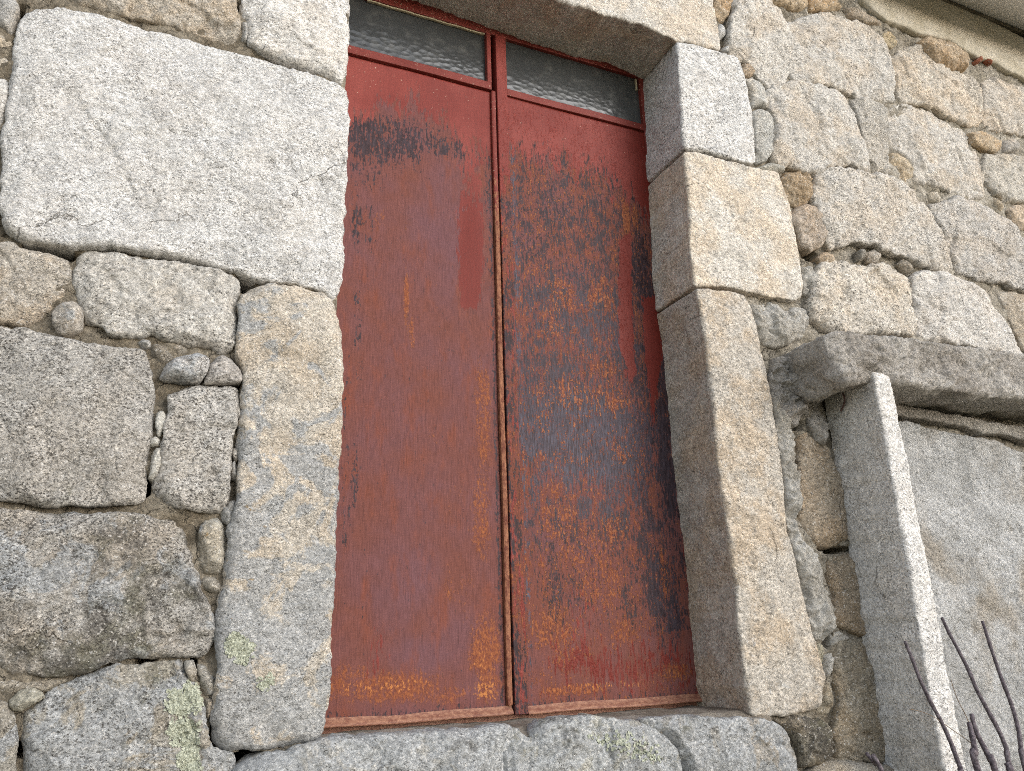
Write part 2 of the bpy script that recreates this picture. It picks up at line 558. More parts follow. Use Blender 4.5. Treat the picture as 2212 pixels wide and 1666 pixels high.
def door_mat():
    """painted sheet steel: base rust, orange rust, dark mill scale (with some painted shade) and the red paint that is left, each steered by an attribute of the mesh"""
    g = NG("rusty_painted_steel")
    A = lambda n: g.attr(n, 'GEOMETRY')
    streak = g.noise(1.0, 4, 0.6, g.scalev(g.tc, (130, 30, 30)))
    streak2 = g.noise(1.0, 5, 0.6, g.vmath('ADD', g.scalev(g.tc, (105, 30, 24)), (5.0, 2.0, 9.0)))
    fleck = g.noise(1.0, 5, 0.65, g.scalev(g.tc, (145, 60, 92)))
    fine = g.noise(1.0, 5, 0.75, g.scalev(g.tc, (300, 60, 20)))
    weave = g.noise(1.0, 3, 0.6, g.scalev(g.tc, (50, 60, 420)))
    blotch = g.noise(7, 6, 0.6)
    mauve = g.math('ADD', A('mauve'), g.lin(blotch, 0.35, 0.7, -0.15, 0.55), clamp=True)
    base = g.mix(mauve, (0.165, 0.058, 0.041), (0.150, 0.068, 0.073))
    base = g.mix(g.math('MULTIPLY', g.step(g.noise(1.0, 6, 0.65, g.scalev(g.tc, (20, 20, 7))), 0.48, 0.75), 0.7), base, (0.205, 0.060, 0.033))
    base = g.mix(1.0, base, g.grey(g.lin(fine, 0.3, 0.7, 0.70, 1.28)), 'MULTIPLY')
    base = g.mix(1.0, base, g.grey(g.lin(weave, 0.3, 0.7, 0.90, 1.1)), 'MULTIPLY')
    hair = g.noise(1.0, 3, 0.6, g.vmath('ADD', g.scalev(g.tc, (240, 30, 9)), (2.0, 6.0, 1.0)))
    base = g.mix(g.math('MULTIPLY', g.step(hair, 0.60, 0.72), 0.6), base, (0.055, 0.026, 0.024))
    mot = g.math('MULTIPLY', g.math('SUBTRACT', g.noise(1.0, 5, 0.6, g.scalev(g.tc, (22, 30, 12))), 0.5), 1.5)
    # dark scale; at the right leaf's outer edge the mask also holds painted shade
    d = g.math('ADD', g.math('MULTIPLY_ADD', mot, g.step(A('dark'), 0.1, 0.5), A('dark')), g.math('MULTIPLY', g.math('SUBTRACT', g.mix_f(streak, fleck, 0.45), 0.5), 4.2))
    dm = g.step(d, 0.40, 0.62)
    dcol = g.mix(g.step(streak2, 0.35, 0.7), (0.020, 0.0145, 0.018), (0.055, 0.042, 0.052))
    dcol = g.mix(g.math('MULTIPLY', A('blue'), g.step(fine, 0.4, 0.62)), dcol, (0.10, 0.105, 0.145))
    c = g.mix(g.math('MULTIPLY', dm, 0.92), base, dcol)
    # orange rust flakes
    o = g.math('ADD', g.math('SUBTRACT', A('orange'), g.math('MULTIPLY', mot, 0.6)), g.math('MULTIPLY', g.math('SUBTRACT', g.mix_f(fleck, streak2, 0.4), 0.5), g.lin(A('soft'), 0.0, 1.0, 3.8, 2.2)))
    om = g.step(o, 0.46, g.lin(A('soft'), 0.0, 1.0, 0.70, 0.95))
    ocol = g.mix(g.step(fleck, 0.38, 0.66), (0.19, 0.055, 0.026), (0.32, 0.110, 0.042))
    c = g.mix(g.math('MULTIPLY', om, 0.88), c, ocol)
    # ochre, the brightest rust low on the leaf
    y = g.math('ADD', A('ochre'), g.math('MULTIPLY', g.math('SUBTRACT', fleck, 0.5), 2.6))
    c = g.mix(g.math('MULTIPLY', g.step(y, 0.5, 0.8), 0.8), c, (0.50, 0.20, 0.065))
    # red paint
    p = g.math('ADD', A('paint'), g.math('MULTIPLY', g.math('SUBTRACT', streak2, 0.5), 2.2))
    pm = g.step(p, 0.40, 0.60)
    pv = g.noise(5, 5, 0.6)
    pcol = g.mix(g.step(pv, 0.35, 0.65), (0.180, 0.034, 0.027), (0.228, 0.050, 0.040))
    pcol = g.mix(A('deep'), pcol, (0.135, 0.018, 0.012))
    brush = g.noise(1.0, 4, 0.6, g.scalev(g.tc, (170, 60, 9)))
    pcol = g.mix(1.0, pcol, g.grey(g.lin(brush, 0.3, 0.7, 0.9, 1.1)), 'MULTIPLY')
    chip = g.noise(95, 3, 0.7, g.vmath('ADD', g.tc, (3.3, 1.2, 7.7)))
    chipm = g.step(g.math('ADD', chip, g.math('MULTIPLY', A('chips'), 0.16)), 0.745, 0.79)
    pcol = g.mix(chipm, pcol, (0.56, 0.40, 0.31))
    c = g.mix(pm, c, pcol)
    rough = g.mix_f2(g.mix_f2(0.75, 0.50, dm), 0.46, pm)
    h = g.math('ADD', g.math('MULTIPLY', om, 0.35), g.math('ADD', g.math('MULTIPLY', fleck, 0.5), g.math('MULTIPLY', pm, 0.2)))
    wav = g.noise(1.0, 2, 0.5, g.scalev(g.tc, (5, 5, 2.2)))
    nb = g.bump(wav, 0.006, 1.0)
    nb = g.bump(h, 0.0016, 1.0, nb)
    return g.done(c, rough, nb, 0.13)


def _mix_f(self, a, b, f):
    return self.math('ADD', self.math('MULTIPLY', a, 1 - f), self.math('MULTIPLY', b, f))


def _mix_f2(self, a, b, f):
    n = self.t.nodes.new("ShaderNodeMix")
    n.data_type = 'FLOAT'
    self.put(n.inputs[0], f)
    self.put(n.inputs[2], a)
    self.put(n.inputs[3], b)
    return n.outputs[0]


NG.mix_f = _mix_f
NG.mix_f2 = _mix_f2


def bar_mat(name, rust, deep=0.0):
    """frame bars: red paint with chips, rusted through where 'rust' is high"""
    g = NG(name)
    pv = g.noise(6, 5, 0.6)
    pcol = g.mix(g.step(pv, 0.35, 0.65), (0.15, 0.027, 0.020), (0.20, 0.043, 0.034))
    chip = g.noise(120, 3, 0.7)
    pcol = g.mix(g.step(chip, 0.64, 0.69), pcol, (0.55, 0.40, 0.30))
    st = g.noise(1.0, 8, 0.75, g.scalev(g.tc, (120, 110, 60)))
    rcol = g.mix(g.step(st, 0.35, 0.65), (0.12, 0.038, 0.026), (0.33, 0.15, 0.085))
    z = g.sep(g.tc)[2]
    lowr = g.lin(z, 3.25, 2.75, 0.0, rust)
    m = g.step(g.math('ADD', lowr, g.math('MULTIPLY', g.math('SUBTRACT', st, 0.5), 2.2)), 0.4, 0.6)
    c = g.mix(m, pcol, rcol)
    return g.done(c, g.mix_f2(0.48, 0.75, m), g.bump(g.noise(150, 4), 0.0012), 0.15)


def lip_mat():
    g = NG("worn_steel_lip")
    st = g.noise(1.0, 7, 0.75, g.scalev(g.tc, (60, 60, 130)))
    c = g.mix(g.step(st, 0.35, 0.68), (0.17, 0.06, 0.038), (0.36, 0.185, 0.115))
    return g.done(c, 0.62, g.bump(st, 0.0015), 0.45)


def glass_mat():
    g = NG("patterned_glass")
    w = g.noise(18, 3, 0.5)
    v = g.vmath('ADD', g.scalev(g.tc, (1.0, 0.02, 1.5)), g.grey(g.math('MULTIPLY', w, 0.012)))
    f = g.voro(38, v, 'SMOOTH_F1', 'Distance', 0.12)
    h = g.math('ADD', f, g.math('MULTIPLY', g.noise(120, 2), 0.12))
    dirt = g.noise(26, 6, 0.65)
    c = g.mix(g.step(dirt, 0.45, 0.85), (0.045, 0.048, 0.049), (0.085, 0.086, 0.08))
    g.done(c, g.lin(dirt, 0.4, 0.8, 0.16, 0.30), g.bump(h, 0.0009, 1.0), 0.7)
    return g.m


M_GRAN = granite()
M_MORT = mortar_mat()
M_CONC = cement_mat("rough_concrete", (0.40, 0.365, 0.325), (0.56, 0.525, 0.48), 0.02, (0.5, 1.5))
M_PLAS = cement_mat("rough_render", (0.56, 0.555, 0.54), (0.78, 0.775, 0.765), 0.03, (0.55, 1.38), 0.6)
M_LIME = cement_mat("lime_mortar", (0.40, 0.37, 0.32), (0.60, 0.58, 0.54), 0.016)
M_BAND = cement_mat("smooth_cement_band", (0.52, 0.47, 0.37), (0.66, 0.61, 0.52), 0.003, (0.93, 1.06))
M_THR = cement_mat("cement_threshold", (0.20, 0.17, 0.135), (0.36, 0.33, 0.29), 0.008)
M_LICH = lichen_mat()
M_DOOR = door_mat()
M_BAR = bar_mat("painted_steel_bar", 0.0)
M_BARR = bar_mat("rusted_steel_bar", 0.85)
M_LIP = lip_mat()
M_GLASS = glass_mat()

# ------------------------------------------------------------------ ground
def ground():
    bm = bmesh.new()
    bmesh.ops.create_grid(bm, x_segments=60, y_segments=60, size=60)
    for v in bm.verts:
        v.co.z = 0.04 * math.sin(v.co.x * 0.9) * math.cos(v.co.y * 0.7)
    me = bpy.data.meshes.new("ground")
    bm.to_mesh(me)
    g = NG("earth_and_grass")
    n = g.noise(2.5, 8, 0.7)
    c = g.mix(g.step(n, 0.4, 0.6), (0.24, 0.20, 0.14), (0.14, 0.14, 0.07))
    o = link("ground", me, g.done(c, 0.95, g.bump(g.noise(30, 6), 0.05)))
    o['kind'] = 'structure'


ground()

# ------------------------------------------------------------------ the wall
DL, DR, DB, DT = 0.40, 1.63, 1.29, 3.70      # the doorway
wall = thing("stone_wall", "weathered granite block wall with mortar joints surrounding the rusty red double door", "wall", (1.0, 0, 0))

HOLES = [('E', 340, 150, 50, 38), ('B', 1600, 150, 50, 40), ('F', 350, 1605, 90, 50), ('B', 1520, 820, 40, 20), ('A', 110, 50, 30, 60),
         ('C', 950, 940, 120, 12), ('C', 110, 1540, 30, 40), ('L', 1060, 960, 40, 60), ('L', 1130, 1090, 50, 25), ('N', 415, 800, 25, 50),
         ('N', 460, 215, 90, 16), ('B', 965, 1490, 14, 50), ('A', 310, 1610, 180, 26), ('C', 1275, 975, 12, 40), ('A', 1545, 0, 20, 30),
         ('F', 140, 1440, 14, 110), ('E', 300, 420, 10, 120), ('J', 1240, 1640, 40, 30)]


def mortar_wall():
    sx = 0.009
    xs = np.arange(-1.6, 5.2, sx)
    zs = np.arange(0.0, 4.50, sx)
    X, Z = np.meshgrid(xs, zs)
    p = np.stack([X.ravel(), np.zeros(X.size), Z.ravel()], 1)
    right = np.clip((p[:, 0] - 1.62) / 0.25, 0, 1)
    low = np.clip((1.9 - p[:, 2]) / 0.5, 0, 1)
    y = 0.031 - 0.006 * right + 0.014 * fbm(p, 8, 4, 4) + 0.007 * fbm(p, 40, 4, 9, 0.6)
    # joints at the top right are filled almost flush
    flush = np.clip((p[:, 0] - 2.3) / 0.4, 0, 1) * np.clip((p[:, 2] - 2.2) / 0.3, 0, 1)
    y -= 0.004 * flush
    for reg, u, v, ru, rv in HOLES:
        c = px(reg, [(u, v), (u + ru, v), (u, v + rv)])
        c0, c1, c2 = [un(q, 0.0)[[0, 2]] for q in c]
        ax, az = np.linalg.norm(c1 - c0) + 1e-4, np.linalg.norm(c2 - c0) + 1e-4
        q = ((p[:, 0] - c0[0]) / ax) ** 2 + ((p[:, 2] - c0[1]) / az) ** 2
        y += 0.35 * np.clip(1.6 - q, 0, 1)
    pale = np.clip(right * (0.45 + 0.75 * fbm(p, 3, 3, 2)) + 0.35 * flush - 0.2 * low, 0, 1)
    nx, nz = len(xs), len(zs)
    idx = np.arange(nx * nz).reshape(nz, nx)
    q = np.stack([idx[:-1, :-1], idx[:-1, 1:], idx[1:, 1:], idx[1:, :-1]], -1).reshape(-1, 4)
    cxm = X[:-1, :-1].ravel() + sx / 2
    czm = Z[:-1, :-1].ravel() + sx / 2
    hole = (cxm > DL) & (cxm < DR) & (czm > DB) & (czm < DT)
    q = q[~hole]
    V = np.stack([X.ravel(), y, Z.ravel()], 1)
    n0 = len(V)
    # thickness of the wall: returns round the doorway and a dark inside behind it
    b = 0.7
    box = []
    o = [(DL, DB), (DR, DB), (DR, DT), (DL, DT)]
    ext = [(-1.6, 0.0), (5.2, 0.0), (5.2, 4.49), (-1.6, 4.49)]
    extra = [(x, 0.06, z) for x, z in o] + [(x, b, z) for x, z in ext] + [(x, 0.06, z) for x, z in ext]
    F2 = []
    for i in range(4):
        j = (i + 1) % 4
        F2.append((n0 + 4 + i, n0 + 4 + j, n0 + 8 + j, n0 + 8 + i))
    F2.append((n0 + 4, n0 + 5, n0 + 6, n0 + 7))
    V = np.vstack([V, extra])
    pale = np.concatenate([pale, np.zeros(len(extra))])
    me = mesh_from("mortar_bed", V, q.tolist() + F2)
    a = me.attributes.new('pale', 'FLOAT', 'POINT')
    a.data.foreach_set('value', pale.astype(np.float32))
    link("mortar_bed", me, M_MORT, wall)


mortar_wall()

PALE = (0.62, 0.605, 0.58)
GREY = (0.46, 0.45, 0.43)
TAN = (0.50, 0.45, 0.375)
WARM = (0.585, 0.555, 0.51)
DULL = (0.31, 0.285, 0.245)


def stone(chunks, color=GREY, name="wall_stone", label=None, warm=0.5, lichen=0.0, lowlichen=0.0, dirt=0.2, ochre=0.0, speck=0.4, mat=None, **kw):
    me = stone_mesh(name, chunks, **kw)
    j = [1 + rnd.uniform(-0.05, 0.05)] * 3
    o = link(name, me, mat or M_GRAN, wall, color=tuple(c * q for c, q in zip(color, j)), warm=warm, lichen=lichen, lowlichen=lowlichen, dirt=dirt, ochre=ochre, speck=speck)
    if label:
        o['label'] = label
    return o


# --- left of the door
stone(['A', [(-80, -60), (112, -60), (118, 30), (88, 110), (80, 205), (40, 190), (0, 150), (-80, 140)]], GREY, y=0.012)
stone(['A', [(-80, 165), (0, 165), (45, 200), (75, 250), (70, 310), (20, 320), (-80, 330)]], TAN, y=0.02, dirt=0.4)
stone(['A', [(-80, 345), (30, 335), (58, 380), (55, 450), (-80, 470)]], TAN, y=0.025, dirt=0.4)
stone(['A', [(-80, 490), (30, 490), (46, 540), (40, 620), (18, 720), (2, 800), (-80, 830)]], PALE, y=0.015)
stone(['A', [(90, 165), (130, 80), (190, 25), (330, 2), (430, 15), (640, 72), (800, 118), (900, 150), (1110, 197), (1300, 252), (1450, 287), (1620, 335)],
       'D', [(440, 352), (560, 388), (700, 428), (850, 468), (950, 510), (1012, 550), (1028, 640), (1024, 800), (1018, 1000), (1014, 1200), (1002, 1400), (999, 1640)],
       'E', [(998, 60), (990, 150), (963, 225), (925, 280), (905, 243), (880, 210), (800, 190), (660, 160), (520, 140), (400, 118), (300, 88), (150, 50), (0, 15)],
       'A', [(860, 1622), (700, 1590), (560, 1580), (400, 1590), (250, 1568), (120, 1535), (50, 1490), (6, 1430), (-3, 1300), (2, 900), (18, 700), (60, 480), (78, 300)]],
      (0.655, 0.645, 0.63), label="huge pale granite block left of the door, the largest stone in the wall", y=-0.004, r=0.02, depth=0.26, warm=0.12, lichen=0.05, dirt=0.12, speck=0.55,
      bulge=0.012, rough=1.0, rows=9, s=0.006)
stone(['A', [(340, -80), (1535, -80), (1545, 20), (1562, 120), (1560, 236), (1480, 258), (1350, 222), (1180, 176), (1050, 132), (930, 116), (820, 80), (700, 62), (600, 32), (450, 0)]],
      (0.52, 0.475, 0.41), y=0.012, rough=1.9, warm=0.6, dirt=0.3, r=0.03)
stone(['D', [(335, -80), (1038, -80), (1035, 60), (1030, 200), (1027, 320), (1020, 400), (1008, 470), (990, 515), (900, 465), (800, 428), (650, 383), (500, 330), (425, 285), (375, 255), (378, 180), (352, 100), (332, 30)]],
      (0.67, 0.65, 0.62), y=-0.002, depth=0.26, rows=9, warm=0.25, speck=0.5)
stone(['D', [(316, 20), (340, 25), (354, 80), (345, 122), (325, 112)]], GREY, y=0.02)
stone(['D', [(332, 140), (365, 140), (376, 200), (358, 256), (326, 240)]], GREY, y=0.015)
stone(['A', [(-80, 1535), (0, 1545), (70, 1555), (130, 1595), (250, 1625), (440, 1665)], 'B', [(455, 60), (465, 140), (470, 205), (430, 262), (345, 288), (322, 330), (262, 362), (230, 420), (150, 436), (0, 410), (-80, 410)]],
      (0.47, 0.43, 0.375), y=0.008, r=0.03, rough=1.4, warm=0.7, dirt=0.45, speck=0.7)
stone(['B', [(335, 350), (350, 300), (400, 275), (480, 260), (525, 310), (537, 380), (530, 440), (480, 470), (430, 495), (375, 480), (345, 420)]],
      (0.46, 0.42, 0.37), y=-0.012, rough=1.3, lichen=0.5)
stone(['B', [(478, 60), (492, -15), (545, -62), (700, -56), (870, -18), (1050, 12), (1230, 50), (1400, 76), (1530, 98), (1558, 132), (1563, 200), (1553, 330), (1545, 450), (1540, 540), (1505, 598), (1440, 622), (1395, 580), (1300, 566),
             (1200, 562), (1060, 527), (1000, 488), (930, 508), (830, 512), (700, 488), (660, 438), (560, 400), (505, 350), (490, 240), (472, 160)]],
      (0.52, 0.50, 0.465), y=0.0, r=0.028, rough=1.2, warm=0.25, lichen=0.35, dirt=0.28, speck=0.6)
stone(['B', [(-80, 430), (0, 442), (150, 462), (330, 494), (440, 524), (600, 549), (740, 576), (870, 580), (945, 606), (972, 680), (988, 800), (1008, 900), (1002, 1030), (982, 1150), (966, 1300), (948, 1450), (942, 1575), (880, 1605),
             (750, 1612), (600, 1608), (400, 1616), (200, 1616), (100, 1592), (0, 1577), (-80, 1570)]],
      (0.46, 0.44, 0.41), y=-0.004, r=0.02, rough=1.1, warm=0.2, lichen=0.15, dirt=0.5, speck=1.0)
stone(['B', [(1095, 900), (1180, 852), (1300, 822), (1450, 828), (1552, 848), (1563, 930), (1545, 1050), (1525, 1180), (1510, 1300), (1495, 1450), (1478, 1595), (1440, 1656), (1300, 1652), (1160, 1636), (1060, 1597), (1000, 1552),
             (985, 1480), (1015, 1380), (1050, 1250), (1075, 1100), (1090, 1000)]],
      (0.46, 0.44, 0.41), y=0.0, r=0.022, rough=1.2, warm=0.2, lichen=0.25, dirt=0.48, speck=1.0)
stone(['B', [(1045, 770), (1070, 710), (1140, 650), (1220, 620), (1300, 607), (1348, 640), (1368, 682), (1342, 752), (1300, 804), (1200, 795), (1100, 790)]],
      (0.44, 0.43, 0.42), "broken_stone", y=-0.016, r=0.03, lichen=0.6, speck=0.7, warm=0.2)
stone(['B', [(1378, 690), (1410, 645), (1460, 632), (1510, 650), (1560, 710), (1590, 770), (1575, 795), (1450, 805), (1330, 808), (1350, 760)]],
      (0.42, 0.40, 0.38), "broken_stone", y=-0.018, r=0.03, lichen=0.5, speck=0.8, warm=0.2)
stone(['B', [(985, 600), (985, 560), (1020, 545), (1080, 570), (1130, 630), (1110, 670), (1050, 690), (1000, 650)]], DULL, y=0.004, dirt=0.4)
stone(['B', [(895, 545), (930, 522), (975, 540), (980, 580), (940, 592)]], GREY, y=0.006)
stone(['B', [(1100, 580), (1150, 560), (1220, 570), (1235, 610), (1160, 640), (1120, 625)]], DULL, y=0.02, dirt=0.6)
for pts in ([(1015, 1060), (1030, 1015), (1060, 1005), (1075, 1050), (1065, 1120), (1035, 1175), (1018, 1120)],
            [(990, 1290), (1020, 1240), (1055, 1245), (1055, 1320), (1025, 1400), (995, 1460), (970, 1440), (985, 1370)],
            [(975, 1190), (1010, 1175), (1040, 1190), (1030, 1225), (985, 1230)]):
    stone(['B', pts], (0.56, 0.54, 0.49), "stone_chip", y=0.006, r=0.012, dirt=0.1, speck=0.2, warm=0.1)
for pts in ([(1520, 1260), (1545, 1245), (1555, 1300), (1540, 1330), (1520, 1310)], [(1505, 1360), (1530, 1330), (1550, 1390), (1545, 1450), (1510, 1445)],
            [(1480, 1600), (1530, 1590), (1530, 1666), (1480, 1680)], [(1535, 980), (1560, 970), (1568, 1040), (1545, 1060)]):
    stone(['B', pts], GREY, "stone_chip", y=0.012, r=0.012, dirt=0.3, speck=0.5, lichen=0.4)
stone(['E', [(325, 230), (400, 172), (520, 154), (660, 162), (760, 182), (870, 208), (905, 248), (935, 330), (965, 430), (980, 550), (990, 680), (985, 850), (975, 1100), (965, 1300), (955, 1500), (945, 1640)],
       'F', [(938, 200), (925, 500), (915, 700), (905, 900), (895, 1100), (880, 1300), (866, 1420), (830, 1490), (740, 1505), (600, 1515), (450, 1532), (300, 1538), (180, 1528), (142, 1480), (127, 1350), (152, 1200), (167, 1000), (157, 800), (168, 600), (208, 400), (232, 200), (258, 0)],
       'E', [(292, 1600), (312, 1400), (302, 1200), (316, 1000), (332, 850), (346, 760), (322, 700), (292, 640), (306, 500), (312, 350)]],
      (0.545, 0.495, 0.425), "jamb_stone", "tall upright stone left of the door, tan above and grey with lichen below", y=-0.006, r=0.03, depth=0.26, rows=9, rough=1.0,
      warm=0.4, lichen=0.5, lowlichen=0.5, dirt=0.3, ochre=0.6, speck=0.5, keep='jamb', s=0.006)
stone(['C', [(-80, -60), (100, -42), (400, -18), (800, -12), (1080, 2), (1160, 32), (1208, 110), (1248, 230), (1283, 380), (1308, 470), (1368, 600), (1400, 680), (1392, 800), (1368, 886), (1300, 930), (1150, 926), (1000, 934), (830, 926), (790, 952),
             (700, 955), (600, 1005), (480, 1036), (360, 1060), (200, 1050), (30, 1040), (-80, 1000)]],
      (0.40, 0.38, 0.35), y=-0.006, r=0.03, rough=1.7, warm=0.45, lichen=0.65, dirt=0.78, ochre=0.4, speck=1.0, s=0.006)
stone(['C', [(150, 1300), (250, 1225), (300, 1155), (450, 1085), (620, 1022), (760, 965), (820, 987), (1000, 958), (1190, 940), (1205, 1010), (1270, 1100), (1290, 1130), (1330, 1250), (1350, 1400), (1380, 1530), (1518, 1547), (1545, 1666), (1545, 1800), (150, 1800), (140, 1600), (130, 1480)]],
      (0.35, 0.33, 0.29), y=-0.004, r=0.03, rough=1.5, warm=0.3, lichen=0.85, dirt=0.5, speck=0.8, ochre=0.25, keep='low', s=0.006)
stone(['C', [(-80, 1180), (30, 1222), (70, 1290), (108, 1400), (106, 1500), (88, 1560), (98, 1666), (108, 1800), (-80, 1800)]], (0.36, 0.34, 0.30), y=0.0, lichen=0.7, dirt=0.4, rough=1.4)
stone(['C', [(-80, 1060), (30, 1060), (200, 1068), (360, 1080), (440, 1072), (300, 1140), (230, 1130), (150, 1140), (60, 1190), (-80, 1170)]], (0.36, 0.32, 0.26), y=0.012, dirt=0.5, rough=1.6, speck=0.9)
stone(['C', [(45, 1215), (120, 1150), (190, 1125), (270, 1160), (280, 1190), (200, 1230), (130, 1275), (80, 1270)]], (0.36, 0.34, 0.28), y=-0.01, lichen=0.3, dirt=0.4, rough=1.4)
stone(['C', [(1290, 972), (1340, 982), (1395, 1050), (1416, 1110), (1390, 1180), (1340, 1190), (1310, 1100)]], (0.34, 0.32, 0.28), y=0.006, lichen=0.5, dirt=0.5)
stone(['C', [(1205, 952), (1258, 948), (1278, 1010), (1260, 1088), (1232, 1060), (1208, 1000)]], (0.38, 0.36, 0.32), y=0.004, lichen=0.5, dirt=0.3)
stone(['C', [(1330, 1200), (1380, 1200), (1375, 1300), (1350, 1330)]], DULL, "stone_chip", y=0.015, dirt=0.5)
stone(['C', [(1310, 60), (1340, 20), (1420, 10), (1460, 60), (1470, 150), (1455, 300), (1445, 380), (1390, 385), (1320, 380), (1300, 300), (1300, 180)]], (0.40, 0.38, 0.33), y=0.004, lichen=0.5, dirt=0.3, ochre=0.6, rough=1.5)
stone(['C', [(1300, 440), (1340, 400), (1400, 400), (1445, 450), (1440, 505), (1390, 500), (1330, 475)]], (0.36, 0.33, 0.28), y=0.0, dirt=0.45, r=0.03)
stone(['C', [(1440, -60), (1530, -60), (1520, 30), (1490, 55), (1450, 30)]], GREY, y=0.01, lichen=0.5)

# --- under the door
stone(['F', [(300, 1690), (420, 1615), (640, 1575), (720, 1525), (850, 1500), (980, 1478), (1200, 1465), (1500, 1450), (1640, 1440)], 'I', [(200, 1420), (380, 1392), (445, 1412), (395, 1490), (360, 1570), (345, 1700), (330, 1820)], 'F', [(300, 1850)]],
      (0.41, 0.40, 0.375), "sill_stone", y=-0.03, r=0.042, grow=0.012, depth=0.055, lichen=0.95, dirt=0.35, warm=0.15, ochre=0.15, rough=1.5, bulge=0.02)
stone(['I', [(400, 1500), (450, 1418), (500, 1455), (570, 1478), (600, 1400), (650, 1358), (780, 1342), (900, 1340), (1060, 1352), (1200, 1372), (1300, 1380), (1400, 1412), (1480, 1490), (1530, 1580), (1560, 1700), (1580, 1820), (350, 1820), (352, 1650)]],
      (0.38, 0.375, 0.34), "sill_stone", y=-0.035, r=0.042, grow=0.012, depth=0.055, lichen=0.95, dirt=0.5, warm=0.2, ochre=0.15, rough=1.8, bulge=0.02, keep='sill')
stone(['I', [(1290, 1362), (1380, 1345), (1500, 1338), (1600, 1345)], 'N', [(-60, 1345), (20, 1342), (80, 1362), (175, 1432), (208, 1560), (230, 1700), (240, 1800)], 'I', [(1620, 1820), (1590, 1720), (1560, 1600), (1510, 1500), (1420, 1410)]],
      (0.37, 0.36, 0.34), "sill_stone", y=-0.028, r=0.042, grow=0.012, depth=0.055, lichen=0.9, dirt=0.5, rough=1.6, bulge=0.015)


def threshold():
    xs = np.arange(0.38, 1.70, 0.008)
    ys = np.arange(-0.01, 0.31, 0.008)
    X, Y = np.meshgrid(xs, ys)
    p = np.stack([X.ravel(), Y.ravel(), np.zeros(X.size)], 1)
    z = 1.292 + 0.005 * fbm(p, 9, 4, 1) - 0.02 * np.clip((0.03 - p[:, 1]) / 0.04, 0, 1)
    nx, ny = len(xs), len(ys)
    idx = np.arange(nx * ny).reshape(ny, nx)
    q = np.stack([idx[:-1, :-1], idx[:-1, 1:], idx[1:, 1:], idx[1:, :-1]], -1).reshape(-1, 4)
    V = np.stack([p[:, 0], p[:, 1], z], 1)
    # front edge goes down
    n0 = len(V)
    low = V[:nx].copy()
    low[:, 2] -= 0.09
    low[:, 1] += 0.015
    V = np.vstack([V, low])
    F2 = [(i, n0 + i, n0 + i + 1, i + 1) for i in range(nx - 1)]
    link("threshold", mesh_from("threshold", V, q.tolist() + F2), M_THR, wall)


threshold()

# --- lintel and right jamb
stone(['Z', [(640, -222), (760, -176), (900, -122), (1100, -44), (1214, 0), (1267, 17), (1300, 30), (1383, 50), (1416, 66), (1459, 86), (1500, 94)],
       'J', [(580, 313), (622, 322), (623, 290), (605, 150), (585, 50), (575, -80)], 'Z', [(1530, -150), (1480, -260), (900, -520), (640, -640)]],
      (0.655, 0.62, 0.565), "lintel", "long pale granite lintel over the door", y=-0.002, r=0.012, depth=0.30, rows=44, rough=0.9, warm=0.55, dirt=0.12, speck=0.45, wob=0.004, s=0.0065)
jk = dict(r=0.012, depth=0.30, rows=44, rough=0.7, wob=0.002)
stone(['J', [(346, 272), (410, 276), (470, 290), (620, 335), (738, 370), (768, 430), (800, 560), (828, 700), (848, 880), (853, 1048), (830, 1062), (700, 1032), (560, 988), (400, 965), (386, 900), (375, 700), (358, 450)]],
      (0.66, 0.65, 0.635), "jamb_stone", "clean pale grey block at the top of the right door jamb", y=-0.004, warm=0.15, dirt=0.08, speck=0.7, bulge=0.004, **jk)
stone(['J', [(392, 990), (480, 992), (600, 1026), (800, 1077), (1000, 1117), (1028, 1200), (1078, 1320), (1108, 1440), (1130, 1600)], 'L', [(1146, 60), (1164, 200), (1163, 262), (1110, 284), (900, 250), (700, 200), (500, 190), (467, 186), (455, 100), (440, 0)],
       'J', [(433, 1500), (420, 1300), (402, 1100)]],
      (0.61, 0.57, 0.51), "jamb_stone", "middle block of the right door jamb with an ochre stained edge", y=0.0, warm=0.6, dirt=0.08, speck=0.4, ochre=0.25, bulge=0.006, **jk)
stone(['L', [(470, 212), (560, 213), (700, 230), (790, 256), (830, 335), (890, 560), (920, 700), (960, 900), (985, 1100), (1020, 1300), (1040, 1500), (1047, 1650)],
       'Z', [(1695, 1106), (1710, 1180), (1730, 1260), (1750, 1340), (1773, 1430), (1787, 1468), (1775, 1528), (1700, 1547), (1622, 1545), (1612, 1480), (1600, 1380), (1588, 1250), (1570, 1120), (1553, 1000), (1537, 850), (1518, 700)]],
      (0.53, 0.485, 0.425), "jamb_stone", "tall tan stone forming the lower right door jamb", y=-0.002, warm=0.7, dirt=0.16, lowlichen=0.28, lichen=0.1, speck=0.4, ochre=0.3, bulge=0.012,
      **{**jk, 'r': 0.016, 'rough': 0.95})

